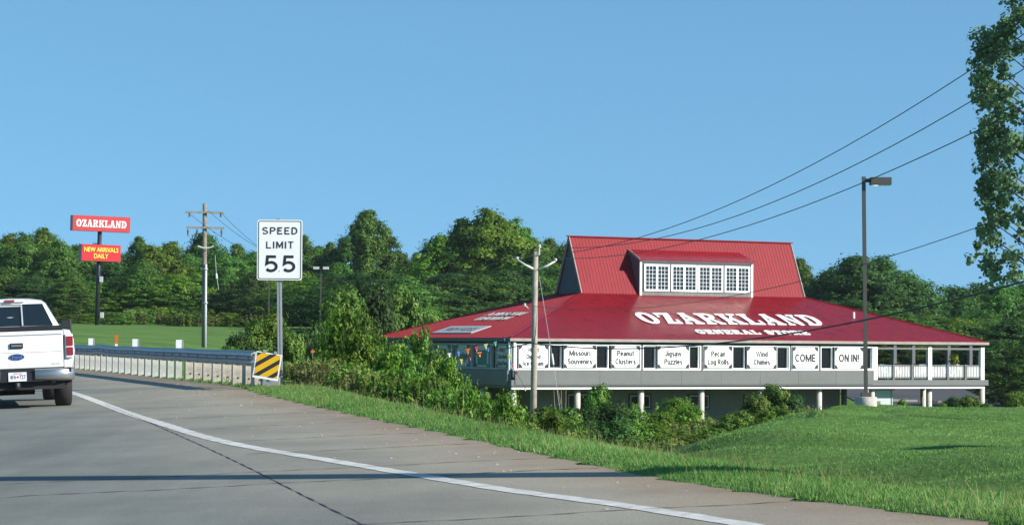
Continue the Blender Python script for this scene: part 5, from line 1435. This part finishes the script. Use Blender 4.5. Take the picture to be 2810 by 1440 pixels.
def crown_mesh(name, seed, m, n_clump, per, leaf, prof, R0, clump_r, flat=.75, lump=.25, zlo=0.0):
    """unit-height crown; prof(t) gives relative radius at height t"""
    rg = np.random.default_rng(seed)
    P, N, T = [], [], []
    ph = rg.uniform(0, 6.28, 6)
    for k in range(n_clump):
        t = zlo + (1 - zlo) * rg.random() ** .85
        th = rg.uniform(0, 2 * np.pi)
        lobe = 1 + lump * np.sin(2 * th + ph[0] + 3 * t) + lump * .8 * np.sin(3 * th + ph[1] - 5 * t) + lump * .6 * np.sin(7 * t + ph[2])
        rr = prof(t) * R0 * lobe * (1 - .55 * rg.random() ** 2.2)
        rr *= 1 + .13 * rg.normal()
        c = np.array([rr * np.cos(th), rr * np.sin(th), t + .025 * rg.normal()])
        cr_ = clump_r * rg.uniform(.4, 1.7)
        n = int(per * rg.uniform(.6, 1.4))
        d = rg.normal(size=(n, 3)); d /= np.linalg.norm(d, axis=1, keepdims=True)
        sh = np.array([1, 1, flat])
        p = c + rg.normal(size=(n, 3)) * cr_ * .44 * sh
        outw = np.array([np.cos(th), np.sin(th), .5])
        P.append(p); N.append((p - c) / cr_ * 1.3 + outw * .5 + rg.normal(size=(n, 3)) * .35 + np.array([0, 0, .3]))
        T.append(np.clip(rg.normal(.50, .20, n) + rg.normal(0, .16), 0, 1))
    P = np.concatenate(P); N = np.concatenate(N); T = np.concatenate(T)
    co, f, t = leaves(rg, P, N, leaf, T)
    co[:, 2] = np.maximum(co[:, 2], -.01)
    return np_mesh(name, co, f, m, tint=t)
def trunk_mesh(seed, r=.022, top=.75, limbs=6, spread=.22):
    q_ = random.Random(seed); b = MB()
    pts = [Vector((q_.uniform(-.015, .015) * i, q_.uniform(-.015, .015) * i, top * i / 5)) for i in range(6)]
    pts[0].z = -.04
    b.tube(pts, [r * (1 - .14 * i) for i in range(6)], 7)
    for k in range(limbs):
        i = 1 + k % 4; p = pts[i]; a = q_.uniform(0, 6.28); l = spread * q_.uniform(.6, 1.2)
        e = p + Vector((math.cos(a) * l, math.sin(a) * l, l * .8)); b.tube([p, (p + e) / 2 + Vector((0, 0, -.02)), e], [r * .45, r * .3, r * .1], 5)
    return b.mesh('trunk', M['bark'], True)
rnd_p = lambda t: max(.12, math.sin(math.pi * min(1, t * .92 + .12)) ** .6)
cone_p = lambda t: max(.05, (1 - t) ** .75 * 1.05)
spir_p = lambda t: max(.05, (1 - t) ** .55 * (.6 + .4 * math.sin(9 * t)))
bush_p = lambda t: max(.15, (1 - t * .9) ** .6)
TREES = {
    'round': [(crown_mesh('crown', 11 + i, LM['far'], 430, 100, .0145, rnd_p, .36, .058, flat=.6), trunk_mesh(i)) for i in range(3)],
    'bright': [(crown_mesh('crown', 31 + i, LM['bright'], 420, 95, .0145, rnd_p, .36, .056, flat=.6), trunk_mesh(10 + i)) for i in range(2)],
    'pointed': [(crown_mesh('crown', 51 + i, LM['far'], 380, 90, .0145, spir_p, .34, .050, flat=.6, lump=.35), trunk_mesh(20 + i, top=.93)) for i in range(2)],
    'dark': [(crown_mesh('crown', 61 + i, LM['dark'], 460, 100, .0145, rnd_p, .40, .058, flat=.6), trunk_mesh(30 + i)) for i in range(2)],
}
SHRUBS = {
    'shrub': [(crown_mesh('foliage', 71 + i, LM['shrub'], 170, 75, .027, bush_p, .55, .09, flat=.8), trunk_mesh(40 + i, .012, .8, 8, .35)) for i in range(3)],
    'dshrub': [(crown_mesh('foliage', 81 + i, LM['dark'], 180, 75, .027, bush_p, .60, .11, flat=.9), trunk_mesh(50 + i, .012, .8, 8, .35)) for i in range(2)],
    'bshrub': [(crown_mesh('foliage', 91 + i, LM['bright'], 165, 75, .027, bush_p, .52, .10, flat=.9), trunk_mesh(60 + i, .012, .8, 8, .35)) for i in range(2)],
}
def weed_mesh(seed, m, stems, leaf, w=.6):
    """upright leafy stems"""
    rg = np.random.default_rng(seed); P, N, T = [], [], []; b = MB()
    for k in range(stems):
        a = rg.uniform(0, 6.28); rr = w * rg.random() ** .6; x, y = rr * math.cos(a), rr * math.sin(a)
        h = rg.uniform(.45, 1.0); lx, ly = rg.normal(0, .09, 2)
        b.tube([(x, y, 0), (x + lx * .5, y + ly * .5, h * .5), (x + lx, y + ly, h)], [.006, .005, .002], 4, False)
        n = int(34 * h); t = rg.random(n) ** .8
        th = rg.uniform(0, 6.28, n); L_a = leaf * (1.6 - t)
        px_ = np.stack([x + lx * t + np.cos(th) * L_a * .6, y + ly * t + np.sin(th) * L_a * .6, h * t + L_a * .15], 1)
        P.append(px_); N.append(np.stack([np.cos(th) * .5, np.sin(th) * .5, np.full(n, .7)], 1) + rg.normal(size=(n, 3)) * .4); T.append(np.clip(rg.normal(.45, .18, n) + .15 * (t > .85), 0, 1))
    co, f, t = leaves(rg, np.concatenate(P), np.concatenate(N), leaf, np.concatenate(T), 2.2)
    return np_mesh('foliage', co, f, m, tint=t), b.mesh('stems', M['stalk'])
SHRUBS['weed'] = [weed_mesh(101 + i, LM['weed'], 60, .045) for i in range(2)]
SHRUBS['stemmy'] = [weed_mesh(111 + i, LM['shrub'], 55, .060) for i in range(2)]

LANDM = [(40, 'the pickup roof'), (275, 'the tall red store sign'), (562, 'the old utility pole'), (768, 'the speed limit sign'), (878, 'the far double lamp'), (1055, 'the left roof corner'), (1250, 'the side wall pennants'), (1470, 'the weathered wooden pole'), (1589, 'the Souvenirs board'), (1714, 'the Peanut board'), (1845, 'the Puzzles board'), (1968, 'the Pecan board'), (2087, 'the Chimes board'), (2207, 'the COME board'), (2376, 'the tall lamp post'), (2650, 'the porch end')]
ORD = ['first', 'second', 'third', 'fourth', 'fifth', 'sixth', 'seventh', 'eighth', 'ninth', 'tenth', 'eleventh', 'twelfth', 'thirteenth', 'fourteenth', 'fifteenth', 'sixteenth', 'seventeenth', 'eighteenth', 'nineteenth', 'twentieth', 'twenty-first', 'twenty-second']
class Labeller:
    """names each plant by its kind and its place after the nearest landmark to its left"""
    def __init__(s): s.rows = {}
    def add(s, o, px, noun, row): s.rows.setdefault(row, []).append((px, o, noun))
    def finish(s):
        for row, lst in s.rows.items():
            lst.sort(key=lambda t: t[0]); cnt = {}
            for px, o, noun in lst:
                k = max([i for i, (x, _) in enumerate(LANDM) if x <= px] or [-1])
                cnt[k] = cnt.get(k, 0) + 1
                wh = f'right of {LANDM[k][1]}' if k >= 0 else 'left of the pickup'
                o['label'] = f'{noun}, {ORD[min(cnt[k] - 1, 21)]} {wh} {row}'
LB = Labeller()
NOUN = {'round': 'broad green tree', 'bright': 'yellow-green tree', 'pointed': 'ragged pointed tree', 'dark': 'dense dark green tree', 'shrub': 'leafy green shrub', 'dshrub': 'dark green shrub', 'bshrub': 'bright green shrub', 'weed': 'yellowish weeds', 'stemmy': 'upright leafy stems'}
tq = random.Random(21)
def tree(zx, ztop, D, wide, kind, row, dz=0.0):
    if kind == 'pointed': wide *= .78
    px, pt = zx * Zc, ztop * Zc
    t = at(px, pt, D); base = gz(t.x, D) - .1 + dz
    H = t.z - base
    var = TREES[kind]; cm, tm = var[tq.randrange(len(var))]
    e = empty('tree', (t.x, D, base), tq.uniform(0, 6.28), None, 'tree', 'trees behind the store and lawn')
    sx = wide / .72 / 1.0 / 1.0
    c = obj('crown', cm, e); c.scale = (wide * 1.18, wide * 1.18, H * .96)
    k = obj('trunk', tm, e); k.scale = (wide * .8, wide * .8, H)
    LB.add(e, px, NOUN[kind], row)
def shrub(zx, ztop, D, wide, kind, row):
    px, pt = zx * Zc, ztop * Zc
    t = at(px, pt, D); base = gz(t.x, D) - .05
    H = max(.5, t.z - base)
    var = SHRUBS[kind]; cm, tm = var[tq.randrange(len(var))]
    if kind in ('shrub', 'dshrub', 'bshrub'): wide = max(wide, .42 * H)
    e = empty('weed_clump' if kind in ('weed', 'stemmy') else 'shrub', (t.x, D, base), tq.uniform(0, 6.28), None, 'weeds' if kind in ('weed', 'stemmy') else 'shrub', 'roadside shrubs and weeds')
    c = obj('foliage', cm, e); c.scale = (wide, wide, H)
    k = obj('stems', tm, e); k.scale = (wide * .9, wide * .9, H)
    LB.add(e, px, NOUN[kind], row)
# back tree line: x and top in the 2576-wide view, distance, width factor
for a in [(-30, 598, 285, 11, 'round'), (22, 592, 290, 9, 'bright'), (62, 594, 282, 9, 'round'), (108, 578, 288, 9, 'bright'), (150, 604, 280, 9, 'round'), (195, 616, 285, 10, 'round'), (245, 612, 290, 8, 'pointed'), (290, 640, 270, 9, 'dark'),
          (350, 596, 285, 8, 'pointed'), (385, 618, 270, 10, 'bright'), (425, 612, 288, 10, 'bright'), (470, 640, 275, 9, 'round'), (515, 590, 292, 11, 'dark'), (560, 635, 275, 10, 'round'), (598, 612, 290, 8, 'pointed'), (640, 632, 280, 10, 'round'),
          (690, 640, 285, 10, 'round'), (735, 630, 275, 9, 'round'), (765, 590, 280, 7, 'pointed'), (800, 618, 290, 9, 'round'), (832, 610, 285, 7, 'pointed'), (875, 600, 270, 10, 'dark'), (922, 530, 262, 12, 'pointed'), (968, 575, 268, 9, 'pointed'),
          (1005, 640, 280, 9, 'round'), (1048, 634, 290, 6, 'pointed'), (1075, 655, 260, 8, 'round'), (1110, 600, 250, 10, 'bright'), (1165, 562, 252, 12, 'round'), (1235, 531, 250, 13, 'bright'), (1290, 562, 258, 10, 'round'), (1322, 575, 272, 8, 'pointed'), (1385, 598, 265, 8, 'pointed'), (1350, 640, 245, 10, 'dark'),
          (1425, 610, 260, 9, 'round'), (1500, 640, 262, 11, 'round'), (1600, 650, 262, 12, 'round'), (1720, 650, 262, 12, 'dark'), (1840, 660, 260, 12, 'round'), (1940, 660, 255, 11, 'round'),
          (2012, 648, 250, 9, 'pointed'), (2045, 715, 245, 9, 'round'), (2095, 680, 240, 10, 'dark'), (2150, 648, 235, 13, 'dark'), (2215, 652, 238, 13, 'dark'), (2275, 690, 240, 11, 'dark'), (2325, 738, 255, 9, 'round'), (2365, 742, 262, 9, 'round'), (2410, 725, 250, 10, 'dark'), (2460, 722, 255, 11, 'round'), (2520, 715, 250, 11, 'round'), (2580, 712, 255, 12, 'round')]:
    tree(*a, 'at the back')
# nearer masses under them
for a in [(10, 680, 262, 12, 'round'), (90, 700, 258, 12, 'dark'), (170, 710, 262, 11, 'round'), (300, 700, 255, 11, 'round'), (340, 720, 250, 10, 'bright'), (410, 715, 252, 12, 'round'), (480, 722, 255, 11, 'bright'), (545, 715, 258, 11, 'round'), (610, 700, 255, 12, 'round'), (680, 705, 248, 12, 'bright'), (750, 715, 240, 11, 'round'), (800, 705, 235, 10, 'bright'),
          (850, 690, 215, 10, 'round'), (905, 690, 205, 10, 'dark'), (960, 690, 200, 11, 'round'), (1010, 705, 198, 9, 'round'), (1060, 720, 205, 10, 'dark'), (1130, 690, 215, 12, 'dark'), (1200, 690, 212, 12, 'round'), (1270, 680, 215, 12, 'dark'), (1340, 690, 218, 12, 'round'), (1400, 680, 222, 10, 'round'),
          (2070, 760, 215, 10, 'dark'), (2150, 760, 212, 11, 'dark'), (2240, 775, 210, 11, 'round'), (2330, 790, 215, 11, 'round'), (2400, 800, 212, 11, 'bright'), (2480, 790, 215, 12, 'round'), (2560, 800, 200, 11, 'dark'), (2300, 850, 205, 8, 'bright'), (2380, 850, 208, 8, 'round'), (2450, 860, 204, 8, 'bright'), (2580, 870, 165, 6, 'round'), (2535, 930, 170, 4, 'dark')]:
    tree(*a, 'in front')
for k in range(30):
    zx = 160 + k * 24 + tq.uniform(-8, 8)
    tree(zx, tq.uniform(655, 745), tq.uniform(246, 262), tq.uniform(6, 8.5), tq.choice(['bright', 'round', 'bright', 'round', 'dark']), 'low in front')
# weedy fringe where the lawn meets the wood
for k in range(44):
    zx = 140 + k * 14.5 + tq.uniform(-7, 7)
    shrub(zx, 790 + tq.uniform(-14, 12) + (8 if zx > 600 else 0), 232 + tq.uniform(0, 12), tq.uniform(2.4, 4.0), tq.choice(['weed', 'weed', 'bshrub', 'weed', 'shrub', 'stemmy']), 'at wood edge')
# shrubs behind the guardrail and left of the store
for a in [(600, 852, 76, 1.5, 'dshrub'), (640, 822, 78, 1.8, 'shrub'), (575, 876, 74, 1.0, 'shrub'), (685, 808, 80, 1.9, 'bshrub'), (725, 848, 76, 1.8, 'shrub'), (765, 852, 78, 1.8, 'dshrub'), (805, 870, 74, 1.4, 'shrub'),
          (842, 818, 74, 1.7, 'shrub'), (868, 806, 72, 1.8, 'bshrub'), (915, 805, 70, 1.7, 'shrub'), (950, 858, 68, 1.3, 'shrub'), (900, 860, 66, 1.7, 'bshrub'),
          (1000, 885, 66, 1.2, 'bshrub'), (1058, 852, 66, .8, 'shrub'), (1085, 905, 64, 1.3, 'shrub'), (1125, 920, 62, 1.1, 'bshrub'), (1035, 905, 60, 1.5, 'shrub'), (980, 905, 60, 1.4, 'bshrub'), (1165, 960, 62, 1.0, 'shrub'),
          (2555, 985, 120, 1.2, 'shrub'), (870, 735, 150, 4.5, 'shrub'), (930, 720, 160, 5, 'dshrub'), (1000, 740, 165, 4.5, 'shrub'), (1060, 790, 168, 4, 'shrub'), (800, 800, 232, 3.5, 'weed'), (740, 795, 236, 3.5, 'shrub')]:
    shrub(*a, 'behind guardrail')
wq = random.Random(5)
for k in range(26):
    zx = 722 + k * 19 + wq.uniform(-5, 5)
    top = 905 + max(0, (zx - 800)) * .22 + wq.uniform(-14, 14)
    D_ = 53 - (zx - 720) * .026 + wq.uniform(-.5, 1.5)
    if zx > 1180: continue
    shrub(zx, top, D_, .75, 'weed' if zx < 960 and k % 4 else 'stemmy', 'along verge')
for k in range(18):
    zx = 980 + k * 17 + wq.uniform(-5, 5)
    top = 925 + (zx - 980) * .36 + wq.uniform(-18, 12)
    shrub(zx, top, 47.5 - (zx - 980) * .022, .85, ['stemmy', 'bshrub', 'stemmy', 'shrub'][k % 4], 'at ditch edge')
# ditch shrubs in front of the store
for a in [(1215, 1010, 90, 1.9, 'shrub'), (1240, 1020, 70, 1.2, 'stemmy'), (1270, 1045, 52, .9, 'stemmy'), (1300, 1040, 80, 1.3, 'bshrub'), (1330, 1050, 60, 1.0, 'shrub'), (1365, 1035, 78, 1.6, 'shrub'), (1392, 1048, 70, 1.3, 'bshrub'), (1425, 1035, 82, 1.8, 'shrub'), (1300, 1070, 50, .9, 'stemmy'), (1380, 1080, 46, .9, 'stemmy'), (1440, 1075, 60, 1.3, 'shrub'), (1480, 1030, 92, 2.2, 'dshrub'), (1507, 982, 95, 1.7, 'shrub'), (1540, 1022, 92, 2.2, 'dshrub'), (1590, 1035, 96, 2.0, 'shrub'), (1470, 1075, 70, 1.7, 'dshrub'), (1530, 1070, 72, 1.9, 'dshrub'), (1590, 1075, 74, 1.9, 'shrub'),
          (1605, 1010, 110, 1.2, 'stemmy'), (1700, 1012, 118, 2.6, 'bshrub'), (1735, 1030, 112, 2.2, 'bshrub'), (1660, 1045, 100, 2.0, 'bshrub'), (1650, 1070, 85, 1.6, 'bshrub'), (1700, 1065, 90, 1.8, 'weed'), (1745, 1060, 95, 1.8, 'stemmy'), (1790, 1045, 100, 1.7, 'weed'), (1640, 1095, 66, 1.2, 'stemmy'), (1690, 1100, 62, 1.0, 'weed'), (1730, 1090, 68, 1.0, 'stemmy'), (1780, 1075, 78, 1.3, 'stemmy'), (1830, 1048, 92, 1.7, 'shrub'), (1865, 1040, 100, 1.7, 'shrub'), (1900, 1000, 108, 2.2, 'shrub'), (1945, 978, 112, 2.3, 'shrub'), (1990, 1000, 112, 2.0, 'dshrub'), (1930, 1040, 98, 1.5, 'bshrub'), (1975, 1035, 98, 1.3, 'shrub'), (2030, 1018, 110, 1.3, 'weed'), (2080, 1020, 112, 1.1, 'weed'),
          (2270, 1010, 135, 1.0, 'bshrub'), (2400, 1003, 138, 1.7, 'dshrub'), (2440, 1000, 138, 1.8, 'shrub'), (2370, 1018, 136, 1.2, 'bshrub'), (2480, 1015, 138, 1.0, 'shrub'), (2330, 1025, 136, .7, 'weed')]:
    shrub(*a, 'in ditch')
LB.finish()
# unseen trees added past the right edge to cast shadows on the mound
for x_, d_, h_, w_, lab in ((16.2, 54.0, 5.2, 1.9, 'pointed tree added beyond the right edge to shade the mound crest'), (10.6, 31.5, 4.6, 1.5, 'pointed tree added beyond the right edge to shade the lower mound')):
    b_ = gz(x_, d_) - .1; cm, tm = TREES['pointed'][0]
    e = empty('tree', (x_, d_, b_), 1.0, lab, 'tree')
    c = obj('crown', cm, e); c.scale = (w_, w_, h_); k = obj('trunk', tm, e); k.scale = (w_, w_, h_)
# bare pale twigs beside the wooden pole
tw = at(1535, 1130, 96); tw.z = gz(tw.x, 96)
dt = empty('bare_sapling', tw, 0, 'thin bare twigs standing right of the weathered wooden pole', 'sapling')
for k, (x0, y0, x1, y1) in enumerate([(1535, 1130, 1519, 1048), (1545, 1125, 1540, 1040), (1550, 1120, 1553, 1050), (1540, 1130, 1530, 1060)]):
    p, q_ = at(x0, y0, 96) - tw, at(x1, y1, 96) - tw; p.z -= .5
    MB().tube([p, (p + q_) / 2 + Vector((.05 * (k - 1.5), 0, 0)), q_], [.02, .014, .005], 5).build('twig', M['stalk'], dt)

# tall poplar at the right edge
DP = 118.0
pc = Vector((26.5, DP, gz(26.5, DP)))
pop = empty('poplar_tree', pc, 0, 'tall leafy poplar reaching in from the right edge', 'tree')
rg = np.random.default_rng(5)
P, N, T = [], [], []
tb = MB(); tb.tube([(0, 0, -.4), (.2, 0, 6), (-.1, .2, 13), (.1, 0, 21)], [.38, .30, .20, .07], 10)
# outline of the visible left side: (height above eye in view rows) -> left reach
left = [(-60, 2800), (0, 2760), (60, 2770), (95, 2690), (110, 2665), (160, 2680), (200, 2655), (250, 2660), (290, 2680), (330, 2690), (365, 2650), (378, 2650), (400, 2700), (450, 2672), (480, 2690), (520, 2680), (560, 2672), (600, 2680), (640, 2650), (680, 2632), (700, 2650), (730, 2670), (760, 2680), (782, 2675)]
left = [(y, x) for y, x in left]
ys_ = np.array([p[0] for p in left], float); xs_ = np.array([p[1] for p in left], float)
clumps = []
for k in range(560):
    py = rg.uniform(-60, 775); lx_ = np.interp(py, ys_, xs_)
    p = at(lx_, py, DP)
    reach = (26.5 + 3.0) - (p.x + .35)           # full width, mirrored beyond the trunk
    half = 26.5 - p.x - .10
    th = rg.uniform(0, 2 * np.pi)
    rr = half * (rg.random() ** .45)
    if rg.random() < .40: th = np.pi + rg.normal(0, .45); rr = half * rg.uniform(.72, 1.0)
    clumps.append((26.5 + rr * np.cos(th), DP + rr * .8 * np.sin(th), p.z + rg.normal(0, .15)))
for c in clumps:
    n = int(rg.uniform(18, 55)); d = rg.normal(size=(n, 3)); d /= np.linalg.norm(d, axis=1, keepdims=True)
    P.append(np.array(c) - np.array(pc) + d * (rg.uniform(.25, .55) * rg.random(n) ** .5)[:, None]); N.append(d + rg.normal(size=(n, 3)) * .7 + [.2, -.2, .2]); T.append(np.clip(rg.normal(.42, .2, n) + rg.normal(0, .1), 0, 1))
co, f, t = leaves(rg, np.concatenate(P), np.concatenate(N), .20, np.concatenate(T), 1.05)
obj('crown', np_mesh('crown', co, f, LM['poplar'], tint=t), pop)
for k in range(60):
    c = Vector(clumps[int(rg.integers(len(clumps)))]) - pc
    h0 = max(2, c.z - abs(c.x) * .7); tb.tube([(0, 0, h0), (c.x * .5, c.y * .5, (h0 + c.z) / 2), tuple(c)], [.09, .05, .015], 5)
tb.build('trunk', M['bark'], pop, True)

# hanging flower baskets on the porch
fq = np.random.default_rng(9)
for px, py, v_, cols, lab in ((2474, 975, 3.0, ((.30, .24, .34), (.16, .2, .1)), 'hanging basket of faded mauve flowers left of the middle porch post'), (2586, 968, 2.6, ((.85, .35, .25), (.5, .2, .1)), 'small hanging basket of coral flowers right of the middle porch post'), (2617, 978, 2.2, ((.80, .68, .06), (.7, .5, .08)), 'large hanging basket of yellow flowers near the porch end')):
    u_ = u_at(px, v_, py); w = store_world(u_, v_, 0); D_ = w.y; z = 1.5 + sight(px, py)[1] * D_
    big = 2.0 if px == 2617 else 1.0
    hb = empty('hanging_basket', (w.x, w.y, z), 0, lab, 'flower basket', 'hanging baskets on the porch')
    MB().tube([(0, 0, -.34), (0, 0, -.15)], [.10, .17], 12).build('pot', M['under'], hb)
    MB().tube([(0, 0, .1), (0, 0, 1.62 - z)], .008, 4).build('hook_wire', M['under'], hb)
    n = int(90 * big); d = fq.normal(size=(n, 3)); d /= np.linalg.norm(d, axis=1, keepdims=True)
    co, f, t = leaves(fq, d * .22 * big ** .5 * fq.random(n)[:, None] ** .4 + [0, 0, .02], d + [0, -.3, .3], .07, np.clip(fq.normal(.5, .3, n), 0, 1), 1.1)
    fo_ = obj('flowers', np_mesh('flowers', co, f, leaf_mat('petal', cols[1], cols[0], cols[0], .3), tint=t), hb); fo_['kind'] = 'stuff'
    n = int(80 * big); d = fq.normal(size=(n, 3)); d /= np.linalg.norm(d, axis=1, keepdims=True)
    co, f, t = leaves(fq, d * [.26 * big ** .5, .26, .24 * big] * fq.random(n)[:, None] ** .4 + [0, 0, -.22 * big ** .5], d + [0, -.3, .3], .07, np.clip(fq.normal(.5, .3, n), 0, 1), 1.8)
    obj('trailing_leaves', np_mesh('trailing_leaves', co, f, LM['shrub'], tint=t), hb)
# car park markings
for k in range(5):
    x = 33 + k * 5.2; b = MB(); p = [(x, 178 + k), (x + .12, 178 + k), (x + 3.2, 186 + k), (x + 3.08, 186 + k)]
    b.poly([(a_, c_, float(lotz(np.array(a_), np.array(c_))) + .03) for a_, c_ in p]); b.build('parking_line', M['oline'], bpy.data.objects['parking_lot'])
kb = MB()
for i in range(14):
    x0_, y0_ = 26 + i * 1.1, 172 - i * .6; kb.box(x0_, x0_ + 1.05, y0_, y0_ + .2, gz(x0_, y0_), gz(x0_, y0_) + .2)
tag(kb.build('kerb', M['conc']), kind='structure')
# small orange pin flag in the weeds
pf = at(858, 985, 60); pf.z = gz(pf.x, 60)
pfe = empty('pin_flag', pf, 0, 'small orange marker flag above the weeds right of the speed sign', 'flag')
fz_ = at(858, 964, 60).z - pf.z
MB().tube([(0, 0, 0), (0, 0, fz_ + .06)], .004, 4).build('wire', M['galvp'], pfe)
MB().box(-.045, .045, -.002, .002, fz_ - .03, fz_ + .03).build('flag', M['orange'], pfe)

# thin summer haze
hz_m = bpy.data.materials.new('thin_haze'); hz_m.use_nodes = True
hn = hz_m.node_tree; hn.nodes.clear()
hv = hn.nodes.new('ShaderNodeVolumePrincipled'); hv.inputs['Color'].default_value = (.86, .93, 1.0, 1); hv.inputs['Density'].default_value = 0.00009; hv.inputs['Anisotropy'].default_value = 0.2
ho_ = hn.nodes.new('ShaderNodeOutputMaterial'); hn.links.new(hv.outputs[0], ho_.inputs['Volume'])
tag(MB().box(-2510, 2510, -410, 5010, -12, 42).build('haze', hz_m), kind='stuff')
print('zr', ground(xs[None, :], ys[:, None]).min(), ground(xs[None, :], ys[:, None]).max())
print('done')
